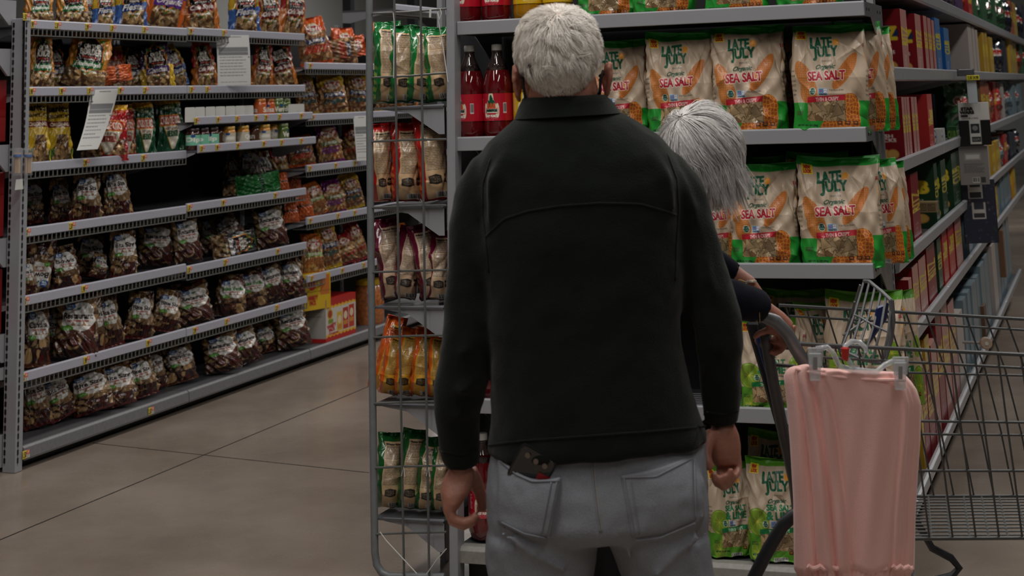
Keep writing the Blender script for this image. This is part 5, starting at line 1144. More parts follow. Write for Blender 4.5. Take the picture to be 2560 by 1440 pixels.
mb=MB(); mb.quadbox([cp(2102,868,-.055),cp(2122,870,-.055),cp(2120,906,-.055),cp(2104,900,-.055)],(0,.012,0)); bevel(mb.build('size_marker',mat('marker_red',(190,36,28),.4),he,True),.003)
for n,(x,y) in enumerate(((2037,885),(2250,908))):
    mb=MB(); mb.quadbox([cp(x-16,y-2,-.056),cp(x+16,y-2,-.056),cp(x+13,y+68,-.062),cp(x-13,y+68,-.062)],(0,.01,0)); mb.quadbox([cp(x-20,y-16,-.05),cp(x+22,y-16,-.05),cp(x+18,y+30,-.05),cp(x-16,y+30,-.05)],(0,.006,0)); k=bevel(mb.build('clip',M_hang,he,True),.002)
    mb=MB(); mb.quadbox([cp(x-4,y+8,-.066),cp(x+6,y+8,-.066),cp(x+6,y+40,-.069),cp(x-4,y+40,-.069)],(0,.004,0)); mb.build('clip_spring',M_chrome,k).location=(0,0,0); 
    s_=[o for o in bpy.data.objects if o.parent==k][0]; s_.location=(-he.location[0],-he.location[1],-he.location[2])
# ------------------------------------------------------------------ people
def blob(name,mb,vox,m,parent,it=6,fac=.5,disp=None):
    o=mb.build(name,m,parent,True); r=o.modifiers.new('r','REMESH'); r.mode='VOXEL'; r.voxel_size=vox; r.use_smooth_shade=True
    s=o.modifiers.new('s','SMOOTH'); s.iterations=it; s.factor=fac
    if disp:
        for st,sz,nm in disp:
            t=bpy.data.textures.new(name+nm,'CLOUDS'); t.noise_scale=sz; t.noise_depth=2
            d=o.modifiers.new('d','DISPLACE'); d.texture=t; d.strength=st; d.mid_level=.5; d.texture_coords='LOCAL'
    # bake so that rays can be cast on it
    dg=bpy.context.evaluated_depsgraph_get(); me=bpy.data.meshes.new_from_object(o.evaluated_get(dg)); o.modifiers.clear(); o.data=me
    if not me.materials: me.materials.append(m)
    me.polygons.foreach_set('use_smooth',[True]*len(me.polygons)); return o
FH=np.array([-math.sin(YAW),math.cos(YAW),0]); RH=np.array([math.cos(YAW),math.sin(YAW),0])
DM=3.2
def mp(x,y,dy=0,D=DM):
    d=ray(x,y); t=(D+dy)/float(d@FH); return CO+t*d
PXM=FPX/DM
def ring(lx,ly,rx,ry,dep,dy=0,n=36,ex=2.3,D=DM,back=None):
    a=mp(lx,ly,dy,D); b=mp(rx,ry,dy,D); c=(a+b)/2; h=(b-a)/2; out=[]
    for k in range(n):
        t=2*math.pi*k/n; cx=math.copysign(abs(math.cos(t))**(2/ex),math.cos(t)); sy=math.copysign(abs(math.sin(t))**(2/ex),math.sin(t))
        dd=dep if (sy>0 or back is None) else back
        out.append(c+h*cx+FH*dd*sy)
    return out
def tb(mb,pts,D=DM,seg=14):
    """pts: (x,y,dy,r in picture pixels)"""
    mb.tube([mp(x,y,dy,D) for x,y,dy,r in pts],[r/(FPX/D) for x,y,dy,r in pts],seg)
M_skin=mat('skin',(160,108,90),.5,0,.25,160,.10); M_skin.node_tree.nodes['Principled BSDF'].inputs['Subsurface Weight'].default_value=.08
M_fleece=mat('dark_green_fleece',(24,28,24),.95,0,.7,330,.10,sheen=.10,spec=.08); M_denim=mat('grey_denim',(134,137,144),.9,0,.5,520,.14,spec=.15); M_stitch=mat('stitch',(150,146,140),.8); M_dst=mat('seam_thread',(126,128,136),.9)
g=mp(1485,1440); man=empty('person',(float(g[0]),float(g[1]),0),'man in a dark green fleece jacket and grey jeans seen from behind','person')
# body: one surface from head to feet
b=MB()
b.ball(mp(1397,132),.077,.092,.089); b.ball(mp(1398,190,.01),.070,.080,.080); b.ball(mp(1400,232,.05),.055,.06,.055)
b.ball(mp(1400,205,.105),.014,.02,.02); b.ball(mp(1370,170,.09),.02); b.ball(mp(1430,170,.09),.02)
tb(b,[(1402,180,.0,84),(1404,235,-.0,93),(1408,290,.01,90),(1415,340,.03,90)])
b.rings([ring(1330,350,1530,340,.05),ring(1250,430,1640,420,.07),ring(1250,700,1660,690,.09),ring(1260,950,1670,940,.09),ring(1260,1110,1720,1090,.09),ring(1260,1200,1730,1200,.10),ring(1290,1290,1710,1290,.09)])
for s,(hx,kx,fx) in ((-1,(1370,1340,1330)),(1,(1640,1660,1670))):
    q=mp(fx,1440)
    k=np.array([q[0],q[1],.42]); f=np.array([q[0],q[1],.09]); b.tube([mp(hx,1290),mp(kx,1430),k+[0,.0,.0],f],[.085,.075,.055,.042],14)
    b.tube([f+[0,0,-.03],f+FH*.1+[0,0,-.05],f+FH*.2+[0,0,-.06]],[.035,.035,.025],10)
armsL=[(1240,440,0,38),(1178,620,.0,44),(1168,850,.0,40),(1150,1000,.03,32),(1150,1120,.05,28),(1152,1175,.055,27)]; armsR=[(1650,430,0,38),(1735,600,0,44),(1790,830,0,40),(1803,960,.03,32),(1806,1040,.05,28),(1808,1080,.055,27)]
tb(b,armsL); tb(b,armsR)
# ears
for x,y,s in ((1296,208,-1),(1516,200,1)):
    b.rings([[mp(x+s*(9*math.cos(t)*k)+s*3*0,y+ (46*k)*math.sin(t)-4*0,.0+.004*i) for t in np.linspace(0,2*math.pi,13)[:-1]] for i,k in enumerate((.7,1,1,.85))])
    b.tube([mp(x-s*8,y+10,.01),mp(x+s*6,y-30,-.008),mp(x+s*10,y-44,0)],.0055,8); b.tube([mp(x+s*10,y-44,0),mp(x+s*11,y-10,-.008),mp(x+s*4,y+30,-.002),mp(x-s*4,y+46,.004)],.005,8)
# left hand: palm turned to the thigh, fingers curled
b.rings([ring(1122,1172,1182,1168,.020,.055,18,2.2),ring(1106,1200,1186,1198,.024,.055,18,2.2),ring(1100,1228,1178,1226,.036,.055,18,2.2),ring(1104,1252,1160,1250,.040,.055,18,2.2),ring(1110,1268,1150,1266,.036,.055,18,2.2)])
for i,(dy,sh,rr) in enumerate(((-.026+.055,0,12.5),(-.008+.055,5,13),(.011+.055,7,13),(.029+.055,2,12))):
    tb(b,[(1128,1245,dy,15),(1121,1272+sh*.3,dy,14.5),(1132,1298+sh*.6,dy,rr+1),(1158,1310+sh*.5-3*(i==0),dy,rr),(1182,1300+sh*.4,dy,rr-1),(1193,1286+sh*.3,dy,rr-3)],seg=10)
tb(b,[(1172,1178,.07,22),(1188,1205,.085,19),(1200,1232,.09,15),(1206,1258,.088,13.5),(1204,1280,.084,11)],seg=10)
# right hand: palm towards the back, fingers bent up towards the wrist
b.rings([ring(1778,1070,1838,1064,.022,.05,18,2.2),ring(1768,1092,1848,1086,.025,.05,18,2.2),ring(1770,1118,1852,1112,.026,.05,18,2.2),ring(1774,1142,1852,1138,.024,.05,18,2.2),ring(1782,1160,1848,1158,.02,.05,18,2.2)])
for i,(x,y,rr,e) in enumerate(((1800,1160,9.5,0),(1815,1168,10,4),(1829,1162,10,2),(1842,1150,9.5,0))):
    tb(b,[(x,y-14,.055,11),(x+2,y+16,.052,11),(x+0,y+38-6*(i==3),.034,rr),(x-7,y+50-8*(i==3),.008,rr-.5),(x-14,y+38,-.010,rr-1),(x-17,y+22,-.012,rr-2)],seg=10)
tb(b,[(1780,1086,.04,20),(1768,1112,.022,17),(1764,1138,.008,14.5),(1770,1158,.0,12.5),(1778,1172,-.002,11)],seg=10)
body=blob('body',b,.0034,M_skin,man,2,.5)
# jacket
j=MB()
R_=[(1322,262,1508,246,.070,0),(1296,292,1538,275,.080,0),(1262,320,1590,303,.092,0),(1222,356,1650,342,.105,0),(1196,400,1690,388,.118,0),(1190,470,1716,468,.128,0),(1196,580,1712,575,.132,0),(1208,720,1704,712,.132,0),(1226,860,1704,850,.132,0),(1234,960,1724,940,.134,0),(1226,1050,1746,1026,.136,0),(1219,1115,1764,1076,.139,0),(1215,1141,1771,1096,.140,0)]
j.rings([ring(a,b_,c,d,e_,f_,40,2.5) for a,b_,c,d,e_,f_ in R_])
SL=[(1232,418,0,52),(1202,470,0,58),(1186,560,0,60),(1180,660,0,57),(1172,760,0,62),(1166,850,.0,62),(1156,930,.01,62),(1146,985,.02,62),(1143,1030,.03,57),(1146,1080,.04,52),(1149,1120,.05,50),(1151,1150,.05,44),(1152,1166,.052,42)]
SRv=[(1655,412,0,52),(1700,480,0,60),(1728,570,.0,60),(1750,650,0,60),(1776,740,0,62),(1792,810,0,64),(1798,860,.01,60),(1797,920,.02,52),(1801,970,.03,50),(1804,1010,.04,47),(1806,1040,.048,42),(1808,1060,.05,40)]
tb(j,SL,seg=20); tb(j,SRv,seg=20)
def fold(pts,r,D=DM): j.tube([mp(x,y,dy) for x,y,dy in pts],[q/PXM for q in r],8)
# drape folds in the sleeves and back
bz=-.118
for pts,r in [([(1110,990,.0),(1160,975,-.045),(1205,930,-.02)],(6,14,6)),([(1095,1040,.02),(1150,1040,-.02),(1200,1000,0)],(6,14,6)),([(1110,905,0),(1160,880,-.05),(1215,800,-.02)],(5,13,5)),([(1175,540,-.045),(1205,640,-.05),(1225,740,-.04)],(5,12,5)),
   ([(1850,880,.0),(1805,870,-.04),(1750,820,-.02)],(6,14,6)),([(1850,960,.02),(1805,950,-.015),(1760,910,0)],(6,13,6)),([(1752,560,-.045),(1770,700,-.05),(1810,800,-.04)],(5,12,5)),([(1700,430,-.05),(1735,520,-.055),(1755,620,-.045)],(5,11,5)),
   
   ([(1620,370,-.085),(1660,440,-.095),(1690,530,-.10)],(4,13,4)),([(1262,380,-.085),(1228,450,-.095),(1222,560,-.09)],(4,13,4))]: fold(pts,[q*1.25 for q in r])
jk=blob('jacket',j,.0062,M_fleece,man,26,.5,[(.016,.14,'a'),(.004,.05,'b')])
def on_surface(ob,off=.002):
    dg=bpy.context.evaluated_depsgraph_get(); me=ob.data; L=ob.parent.location
    T=BVHTree.FromPolygons([v.co+Vector(L) for v in me.vertices],[p.vertices[:] for p in me.polygons])
    def f(x,y,D=DM,o=off):
        P=mp(x,y,-.6,D); r=ray(x,y); r=r/np.linalg.norm(r); h=T.ray_cast(Vector(P),Vector(r))
        return np.array(h[0])-r*o if h[0] is not None else mp(x,y,-.1,D)
    return f
sj=on_surface(jk,.0)
def seam(name,f,pts,r,m,par,n=30,off=0):
    P=[]; xs=[p[0] for p in pts]; ts=np.linspace(0,1,len(pts)); 
    for t in np.linspace(0,1,n): P.append(f(float(np.interp(t,ts,xs)),float(np.interp(t,ts,[p[1] for p in pts]))))
    return MB().tube(P,r,6).build(name,m,par,True,smooth=True)
# collar
c=MB(); 
def cr(k,px): return 0
outer=[ring(1285,298,1552,282,.092,0,40,2.3),ring(1296,268,1530,252,.080,-.0,40,2.2),ring(1308,245,1512,236,.070,-.004,40,2.1)]
inner=[ring(1318,247,1502,240,.060,-.004,40,2.1),ring(1312,280,1520,270,.068,0,40,2.1)]
c.rings(outer+inner,caps=False); o=c.build('collar',M_fleece,jk,False,smooth='all'); o.location=-Vector(man.location); o.matrix_parent_inverse=Matrix.Identity(4)
def kid(name,mb,m,par,smooth='all'):
    o=mb.build(name,m,par,False,smooth=smooth); L=Vector((0,0,0)); q=par
    while q is not None: L+=q.location; q=q.parent
    o.location=-L; return o
def seamk(name,f,pts,r,m,par,n=30):
    ts=np.linspace(0,1,len(pts)); P=[f(float(np.interp(t,ts,[p[0] for p in pts])),float(np.interp(t,ts,[p[1] for p in pts]))) for t in np.linspace(0,1,n)]
    return kid(name,MB().tube(P,r,6),m,par)
seamk('yoke_seam',sj,[(1216,590),(1260,548),(1320,528),(1400,515),(1500,508),(1600,510),(1690,536)],.0028,M_fleece,jk,40)
seamk('armhole_seam',sj,[(1228,395),(1208,460),(1207,530),(1215,600),(1222,680)],.0026,M_fleece,jk); seamk('armhole_seam',sj,[(1668,385),(1692,450),(1696,520),(1690,620),(1688,700)],.0026,M_fleece,jk)
seamk('hem_seam',sj,[(1222,1112),(1300,1103),(1500,1088),(1640,1078),(1762,1066)],.0024,M_fleece,jk,40)
seamk('cuff_seam',sj,[(1104,1128),(1150,1136),(1195,1124)],.0022,M_fleece,jk,14); seamk('cuff_seam',sj,[(1768,1030),(1806,1036),(1846,1024)],.0022,M_fleece,jk,14)
# jeans
p=MB()
p.rings([ring(1234,1080,1755,1060,.112,0,36,2.4),ring(1226,1150,1765,1120,.122,0,36,2.4),ring(1219,1230,1770,1210,.135,.0,36,2.4),ring(1216,1290,1775,1280,.138,0,36,2.4),ring(1222,1330,1772,1325,.12,0,36,2.4)])
# buttocks
p.ball(mp(1365,1240,-.055),.105,.075,.105); p.ball(mp(1630,1235,-.055),.105,.075,.105)
for s,(a0,b0,a1,b1,a2,b2) in ((-1,(1216,1500,1214,1490,1216,1478)),(1,(1505,1776,1540,1781,1560,1786))):
    r1=ring(a0,1330,b0,1330,.115,0,28,2.3); r2=ring(a1,1395,b1,1395,.105,0,28,2.3); r3=ring(a2,1450,b2,1450,.10,0,28,2.3); R=[r1,r2,r3]
    c3=np.mean(r3,0)
    for z,k in ((.45,.80),(.25,.72),(.09,.68),(.045,.70)): R.append([np.array([c3[0]+(q[0]-c3[0])*k,c3[1]+(q[1]-c3[1])*k,z]) for q in r3])
    p.rings(R)
for pts,r in [([(1250,1330),(1340,1385),(1430,1440)],12),([(1490,1300),(1420,1345),(1330,1380)],9),([(1500,1310),(1560,1360),(1600,1440)],8),([(1770,1330),(1690,1380),(1640,1440)],11),([(1765,1290),(1680,1330),(1600,1350)],8)]:
    p.tube([mp(x,y,-.112) for x,y in pts],[.3*r/PXM,r/PXM,.3*r/PXM],8)
jn=blob('jeans',p,.0062,M_denim,man,7,.5,[(.015,.10,'c'),(.004,.035,'d')])
sp=on_surface(jn,0)
seamk('back_seam',sp,[(1478,1125),(1482,1200),(1492,1280),(1500,1330)],.0024,M_dst,jn); seamk('yoke_stitch',sp,[(1360,1146),(1420,1150),(1480,1152),(1540,1146),(1600,1138)],.0018,M_dst,jn)
seamk('stitch_line',sp,[(1484,1125),(1488,1200),(1498,1280),(1505,1330)],.0011,M_stitch,jn); seamk('side_seam',sp,[(1247,1165),(1244,1240),(1252,1300),(1262,1320)],.002,M_dst,jn)
seamk('leg_fold',sp,[(1262,1318),(1330,1362),(1390,1400),(1440,1440)],.003,M_dst,jn) if False else None
def patch(name,poly,par,f,off,m,n=26,sag=0):
    """a pocket: grid over a four sided picture region laid on the surface"""
    V=[];(x0,y0),(x1,y1),(x2,y2),(x3,y3)=poly
    for jv in range(n):
        v=jv/(n-1)
        for iu in range(n):
            u=iu/(n-1); x=(1-v)*((1-u)*x0+u*x1)+v*((1-u)*x3+u*x2); y=(1-v)*((1-u)*y0+u*y1)+v*((1-u)*y3+u*y2)+sag*math.sin(math.pi*u)*(1-v)-(1-v)*0
            y+=14*(1-abs(2*u-1))*v
            e=min(u,1-u,v+.12,1-v)*n; V.append(f(x,y,DM,off*min(1,(.4 if off<.01 else .85)+e*.5)))
    V=np.array(V); B=V+FH*.012; i=np.arange(n*n).reshape(n,n); q=np.stack([i[:-1,:-1],i[1:,:-1],i[1:,1:],i[:-1,1:]],-1).reshape(-1,4); N=n*n
    st=lambda e: np.stack([e[:-1],e[1:],e[1:]+N,e[:-1]+N],-1)
    Q=np.concatenate([q,q[:,::-1]+N,st(i[0]),st(i[-1][::-1]),st(i[:,0][::-1]),st(i[:,-1])])
    o=link(name,new_mesh(name,np.concatenate([V,B]),Q),m,par); o.location=-(Vector(man.location)+par.location); return o
patch('back_pocket',[(1244,1140),(1402,1194),(1374,1345),(1244,1306)],jn,sp,.013,M_denim,26,30)
patch('back_pocket',[(1552,1190),(1732,1138),(1740,1300),(1580,1345)],jn,sp,.0055,M_denim,26,8)
so=lambda o: (lambda x,y,D=DM,oo=0: sp(x,y,D,o))
for oo,pts in ((.0145,[(1392,1205),(1366,1340)]),(.0145,[(1378,1205),(1353,1335)]),(.0145,[(1254,1306),(1310,1334),(1366,1346)]),(.0145,[(1250,1152),(1290,1186),(1330,1204),(1398,1202)]),(.0062,[(1560,1196),(1586,1340)]),(.0062,[(1576,1200),(1598,1336)]),(.0062,[(1735,1146),(1740,1296)]),(.0062,[(1590,1352),(1650,1345),(1738,1308)]),(.0062,[(1556,1194),(1640,1192),(1730,1146)])):
    seamk('pocket_stitch',so(oo),pts,.0014,M_dst,jn,24)
# shoes
for fx in (1352,1668):
    q=mp(fx,1440); s=MB(); c0=np.array([q[0],q[1],0]); 
    R=[]
    for t,wd,hh in ((-.10,.02,.05),(-.085,.036,.075),(-.04,.042,.085),(.03,.045,.075),(.10,.05,.06),(.15,.046,.05),(.19,.03,.035),(.2,.01,.02)):
        R.append([c0+FH*t+RH*wd*math.cos(a)+np.array([0,0,hh*(.5+.5*math.sin(a))]) for a in [2*math.pi*k/16 for k in range(16)]])
    s.rings(R); s.build('shoe',M_black,man,True,smooth='all')
# phone in the pocket
e=empty('phone',tuple(sp(1300,1180)),'black phone with a red edge standing in the left back pocket','phone')
def php(x,y,o): return sp(x,y,DM,o)
cen=np.array(sp(1334,1163,DM,.017))
axu=RH*math.cos(-.5)+np.array([0,0,1])*math.sin(-.5); axv=-np.cross(axu,FH); axv=axv*math.copysign(1,axv[2]); FP=FH+axv*.12
def phv(u,v,w): return cen+axu*u+axv*v+FP*(w)-FH*0+FH*(-v)*.34+FH*max(0,-u)*.30
def slab(hu,hv,w0,w1,r,cu=0,cv_=0,n=6):
    out=[]
    for w in (w0,w1):
        L=[]
        for sx,sy,a0 in ((1,1,0),(-1,1,90),(-1,-1,180),(1,-1,270)):
            for k in range(n): a=math.radians(a0+90*k/(n-1)); L.append(phv(cu+sx*(hu-r)+r*math.cos(a),cv_+sy*(hv-r)+r*math.sin(a),w))
        out.append(L)
    return MB().rings(out)
slab(.036,.036,-.004,.005,.011,0,-.008).build('case',M_black,e,True,smooth=True); slab(.033,.033,-.0052,-.003,.009,0,-.008).build('back_glass',mat('phone_glass',(26,26,28),.15,coat=.6),e,True)
for u,v in ((-.018,.012),(.000,.010),(.018,.010)): 
    MB().rings([[phv(u+r*math.cos(a),v+r*math.sin(a),w) for a in [2*math.pi*k/18 for k in range(18)]] for r,w in ((.0048,-.004),(.0048,-.0075),(.003,-.0075))]).build('camera_lens',mat('lens_ring',(120,110,100),.3,.6),e,True)
MB().quadbox([phv(.014,-.006,-.006),phv(.0365,-.004,-.006),phv(.0365,-.03,-.006),phv(.014,-.03,-.006)],FH*.004).build('red_edge',mat('case_red',(150,24,24),.4),e,True)
# spectacle arms and mask loops
e=empty('spectacles',tuple(mp(1400,170,.1)),'black spectacles worn by the man, one arm showing over each ear','spectacles')
MB().tube([mp(1327,162,-.082),mp(1316,174,-.068),mp(1304,190,-.03),mp(1300,200,.06),mp(1310,205,.11)],.0034,8).build('arm',M_black,e,True,smooth=True); MB().tube([mp(1500,190,-.02),mp(1507,185,-.005),mp(1512,190,.06),mp(1500,200,.11)],.0034,8).build('arm',M_black,e,True,smooth=True)
e=empty('face_mask',tuple(mp(1400,230,.12)),'black face mask worn by the man, its loops round both ears','face mask')
MB().tube([mp(1307,188,-.03),mp(1308,215,-.034),mp(1314,245,-.03),mp(1318,262,.01),mp(1322,250,.04)],.0032,8).build('ear_loop',M_black,e,True,smooth=True)
MB().tube([mp(1508,176,-.03),mp(1501,200,-.036),mp(1500,228,-.03),mp(1498,240,.01),mp(1492,235,.04)],.0032,8).build('ear_loop',M_black,e,True,smooth=True)
mk_=MB(); mk_.ball(mp(1400,238,.085),.052,.05,.045); mk_.ball(mp(1318,268,.01),.008,.01,.016); mk_.build('cloth',M_black,e,True,smooth='all')
# ------------------------------------------------------------------ hair
def hair(name,par,roots,m,wd=.0007):
    """roots: list of point lists"""
    V=[];F=[]
    for P in roots:
        n=len(P); b_=len(V)
        for i,p in enumerate(P):
            p=np.array(p); t=(np.array(P[min(i+1,n-1)])-np.array(P[max(i-1,0)])); t/=np.linalg.norm(t)+1e-9
            a=np.cross(t,FH); a/=np.linalg.norm(a)+1e-9; c_=np.cross(t,a); w_=wd*(1-.75*i/(n-1))
            for k in range(3): an=2.094*k; V.append(p+a*w_*math.cos(an)+c_*w_*math.sin(an))
        for i in range(n-1):
            for k in range(3): F.append((b_+i*3+k,b_+i*3+(k+1)%3,b_+(i+1)*3+(k+1)%3,b_+(i+1)*3+k))
    V=np.array(V); L=Vector((0,0,0)); q=par
    while q is not None: L+=q.location; q=q.parent
    o=link(name,new_mesh(name,V-np.array(L),np.array(F)),m,par); return o
M_hair=mat('white_hair',(244,238,230),.55,0,0,60,.06); M_hair2=mat('silver_hair',(206,202,200),.5,0,0,60,.10)
hr=np.random.RandomState(4)
hc=np.array(mp(1396,142,.0)); HX,HY,HZ=.0800,.098,.0935
crown=np.array([.012,-.55,.83]); crown/=np.linalg.norm(crown)
def hp(d,s=1.0):
    d=np.array(d)/(np.sum(np.abs(d)**2.5)**(1/2.5)); d=d*np.array([1-.30*max(0,-d[2]),1,1.0 if d[2]<0 else 1]); return hc+RH*d[0]*HX*s+FH*d[1]*HY*s+np.array([0,0,1])*d[2]*HZ*s
# skull cap under the hair
cap=MB(); 
def capt(el,az): 
    return np.array([math.cos(el)*math.cos(az),math.cos(el)*math.sin(az),math.sin(el)])
R=[]
for el in np.linspace(1.5,-.62,14): R.append([hp(capt(el,az) if math.sin(az)<.35 or el>.35 else capt(max(el,.35),az),1.0) for az in np.linspace(0,2*math.pi,41)[:-1]])
capo=cap.rings(R).build('hair_base',mat('hair_under',(206,176,164),.7,0,.3,150,.08),man,True,smooth='all')
roots=[]; clump={}
while len(roots)<15000:
    d=hr.normal(size=3); d/=np.linalg.norm(d)
    if d[2]<-.80 or (d[1]>.30 and d[2]<.35): continue
    if abs(d[0])>.78 and d[2]<-.12 and d[1]>-.5: continue
    q=tuple(np.round(d*9).astype(int))
    if q not in clump: clump[q]=(hr.normal(size=3)*.42,hr.uniform(.05,.17))
    jt,lf=clump[q]
    t=-(crown-d*(d@crown)); t/=np.linalg.norm(t)+1e-6; sw=np.cross(d,t); t=t+sw*.35+jt+hr.normal(size=3)*.10; t-=d*(t@d); t/=np.linalg.norm(t)
    L_=hr.uniform(.016,.034)*(1 if d[2]>-.3 else .7); lift=lf*hr.uniform(.7,1.2)*(1 if d[2]>-.2 else .45)
    P=[]
    for k in range(4):
        s_=k/3.; dd=d+t*L_/.095*s_; dd/=np.linalg.norm(dd); P.append(hp(dd,1.0+lift*s_*(1.3-.5*s_)))
    roots.append(P)
hair('hair',man,roots,M_hair,.0008)
# ------------------------------------------------------------------ woman leaning into the cart
DW=3.68
PW=FPX/DW
wp=lambda x,y,dy=0: mp(x,y,dy,DW)
def tw(mb,pts,seg=14): mb.tube([wp(x,y,dy) for x,y,dy,r in pts],[r/PW for x,y,dy,r in pts],seg)
g=wp(1520,1440); wo=empty('person',(float(g[0]),float(g[1]),0),'woman with bobbed silver hair in a navy top bending over the cart handle','person')
M_navy=mat('navy_knit',(13,15,27),.85,0,.4,300,.1,sheen=.05,spec=.1)
b=MB(); hcw=wp(1748,385,.0)
b.ball(hcw,.078,.088,.092); b.ball(wp(1768,440,.03),.058,.06,.06); b.ball(wp(1786,462,.035),.016,.018,.016); b.ball(wp(1768,492,.03),.034,.04,.03)
tw(b,[(1740,440,.02,40),(1690,500,.03,48),(1640,540,.03,58)])
b.tube([wp(1640,540),wp(1560,650),wp(1500,800),wp(1480,900)],[.10,.125,.12,.13],18)
for hx in (1430,1540):
    q=wp(hx,900); z=float(q[2]); b.tube([q,np.array([q[0],q[1],.45]),np.array([q[0],q[1],.08])],[.09,.06,.045],14); b.tube([np.array([q[0],q[1],.05]),np.array([q[0],q[1],.04])+RH*.12],[.038,.03],10)
tw(b,[(1650,560,-.08,46),(1740,680,-.08,38),(1800,748,-.07,34),(1905,775,-.03,27),(1945,800,-.01,23),(1968,822,.0,22)])
tw(b,[(1660,560,.1,46),(1760,640,.12,36),(1835,690,.12,27),(1870,712,.12,24),(1890,735,.12,20)])
# near hand over the basket edge
b.rings([ring(1950,815,1990,812,.014,.02,16,2.2,DW),ring(1935,838,1988,842,.018,.02,16,2.2,DW),ring(1918,856,1972,866,.018,.02,16,2.2,DW)])
for i in range(4): tw(b,[(1965-12*i,856,.02+.012*i,9),(1952-13*i,876-3*i,.02+.012*i,8.5),(1936-13*i,884-8*i,.018+.012*i,7.5),(1924-12*i,880-10*i,.012+.012*i,6)],8)
tw(b,[(1945,832,.0,10),(1918,826,-.01,9),(1896,834,-.012,8),(1884,846,-.01,6.5)],8)
b.ball(wp(1894,752,.12),.022,.016,.03)
for i in range(4): tw(b,[(1890+5*i,760,.10+.012*i,8),(1892+5*i,785,.10+.012*i,7.5),(1884+5*i,804,.098+.012*i,6.5),(1874+5*i,812,.09+.012*i,5.5)],8)
tw(b,[(1882,745,.1,9),(1868,765,.09,8),(1864,785,.088,6)],8)
wb=blob('body',b,.0045,M_skin,wo,3,.5)
t=MB(); t.tube([wp(1668,530),wp(1640,555),wp(1565,660),wp(1505,800),wp(1480,915)],[.085,.13,.142,.14,.145],20)
tw(t,[(1650,570,-.08,58),(1735,690,-.08,50),(1790,738,-.075,48),(1830,748,-.07,47),(1870,758,-.055,42),(1906,768,-.035,38)],20); tw(t,[(1660,560,.1,56),(1745,635,.12,46),(1800,672,.12,38),(1836,690,.12,33)],18)
tp=blob('top',t,.0065,M_navy,wo,6,.5,[(.008,.08,'e')])
pt=MB(); 
q=wp(1480,900); pt.tube([q,q-[0,0,.14]],[.148,.15],18)
for hx in (1430,1540):
    q=wp(hx,940); pt.tube([q,np.array([q[0],q[1],.45]),np.array([q[0],q[1],.09])],[.098,.075,.07],16)
blob('trousers',pt,.009,mat('dark_trousers',(24,24,28),.9,0,.3,200),wo,6)
for hx in (1430,1540):
    q=wp(hx,940); MB().rings([[np.array([q[0],q[1],0])+RH*(tt)+FH*wd*math.cos(a)+np.array([0,0,hh*(.5+.5*math.sin(a))]) for a in [2*math.pi*k/14 for k in range(14)]] for tt,wd,hh in ((-.09,.02,.04),(-.07,.038,.09),(0,.042,.09),(.09,.046,.06),(.15,.04,.045),(.17,.01,.02))]).build('shoe',M_black,wo,True,smooth='all')
M_gold=mat('gold_piping',(170,146,80),.5)
s_t=on_surface(tp,.0)
for k,x in enumerate((1882,1890,1898)):
    P=[wp(x+3*math.cos(a)*0+1.5*math.sin(a)*0+4*math.sin(a)*.5,766+ (x-1894)*.25+40.5*math.sin(a),-.045+.0362*math.cos(a)*1.06) for a in np.linspace(0,2*math.pi,28)[:-1]]
    o=MB().tube(P,.0009,6,closed=True); kid('cuff_piping',o,M_gold,tp)
kid('cuff_piping',MB().tube([wp(1836,706,.085),wp(1850,700,.085),wp(1866,706,.085)],.0016,6),M_gold,tp)
e=empty('wrist_watch',tuple(wp(1880,706,.1)),'small bright wrist watch on the woman\'s far arm above the cart handle','watch')
MB().tube([wp(1876+14*math.cos(a)*.7,714-24*math.sin(a)*.8-0,.12+.024*math.cos(a)) for a in np.linspace(0,2*math.pi,22)[:-1]],.003,6,closed=True).build('band',M_chrome,e,True,smooth=True)
MB().lathe([(0,0),(.010,0),(.011,.002),(.010,.005),(0,.005)],18).build('dial',mat('watch_dial',(210,200,180),.2,.3),e,smooth=True)
e=empty('spectacles',tuple(wp(1792,478,.03)),'dark spectacles on the woman\'s lowered face below her hair','spectacles')
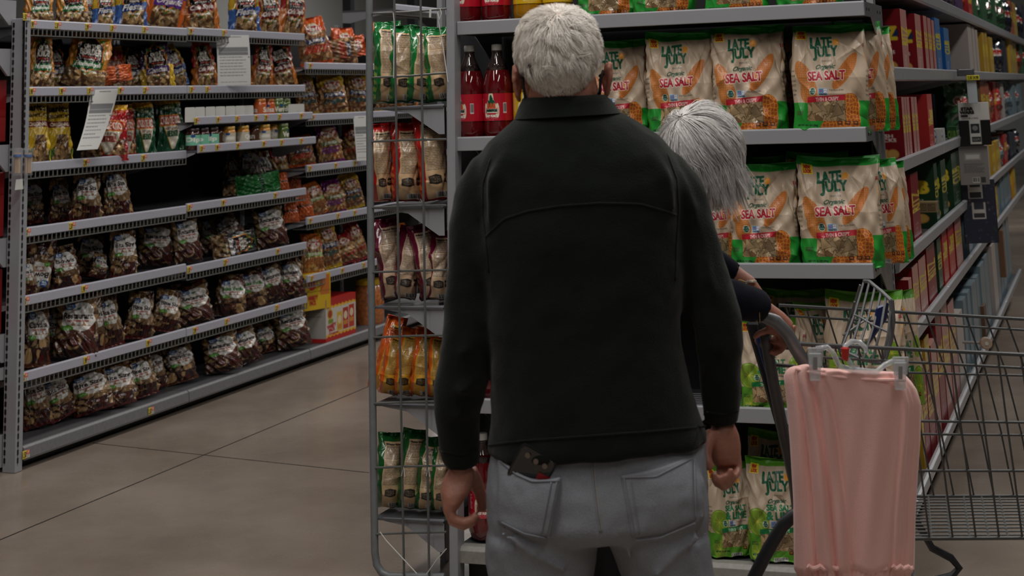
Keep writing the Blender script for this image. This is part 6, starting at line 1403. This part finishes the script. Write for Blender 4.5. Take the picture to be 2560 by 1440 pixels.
MB().tube([wp(1752,470,-.04),wp(1775,484,-.02),wp(1800,474,.0)],.0026,6).build('arm',M_black,e,True,smooth=True); MB().tube([wp(1797+9*math.cos(a),484+9*math.sin(a),.02+.02*math.cos(a)) for a in np.linspace(0,2*math.pi,16)[:-1]],.002,6,closed=True).build('lens_rim',M_black,e,True,smooth=True)
# bob: strands fall from the crown to the lower right
roots=[]; Zu=np.array([0,0,1.]); hw=np.array(hcw); CRW=np.array([-.45,-.35,.82]); CRW/=np.linalg.norm(CRW)
def hq(d,s=1.): return hw+RH*d[0]*.088*s+FH*d[1]*.10*s+Zu*d[2]*.104*s
R=[]
for el in np.linspace(1.5,-.5,12): R.append([hq(capt(el,az),.98) for az in np.linspace(0,2*math.pi,33)[:-1]])
MB().rings(R).build('hair_base',mat('hair_under2',(120,112,108),.7,0,.3,150,.08),wo,True,smooth='all')
clump={}
while len(roots)<9000:
    d=hr.normal(size=3); d/=np.linalg.norm(d)
    if d[2]<-.4: continue
    if d[0]>.8 and d[2]<-.1: continue
    q=tuple(np.round(d*7).astype(int))
    if q not in clump: clump[q]=(hr.normal(size=3)*.28,hr.uniform(1.02,1.17),hr.uniform(.75,1.25),hr.normal()*.22)
    jt,lift,lm,fl=clump[q]
    t=-(CRW-d*(d@CRW)); t/=np.linalg.norm(t)+1e-6; t=t+jt+hr.normal(size=3)*.07+np.array([.45,-.05,0]); t-=d*(t@d); t/=np.linalg.norm(t)
    L_=hr.uniform(.10,.15)*lm*(1.0 if d[2]>0 else .7); pos=hq(d,1.0); cur=d.copy(); P=[pos]; n=8; lf=1+(lift-1)*hr.uniform(.8,1.25)
    for k in range(1,n+1):
        s_=k/n; cur=cur+t*(L_/.095/n); cur/=np.linalg.norm(cur); t-=cur*(t@cur); t/=np.linalg.norm(t)
        if cur[2]<-.25: P.append(P[-1]+(-Zu*.85+RH*(.30-.45*max(0,cur[0])+fl)+FH*hr.normal()*.03)*(L_/n))
        else: P.append(hq(cur,1.0+(lf-1)*math.sin(math.pi*min(1,s_*.8))+.02*s_))
    roots.append(P)
hair('hair',wo,roots,M_hair2,.0009)
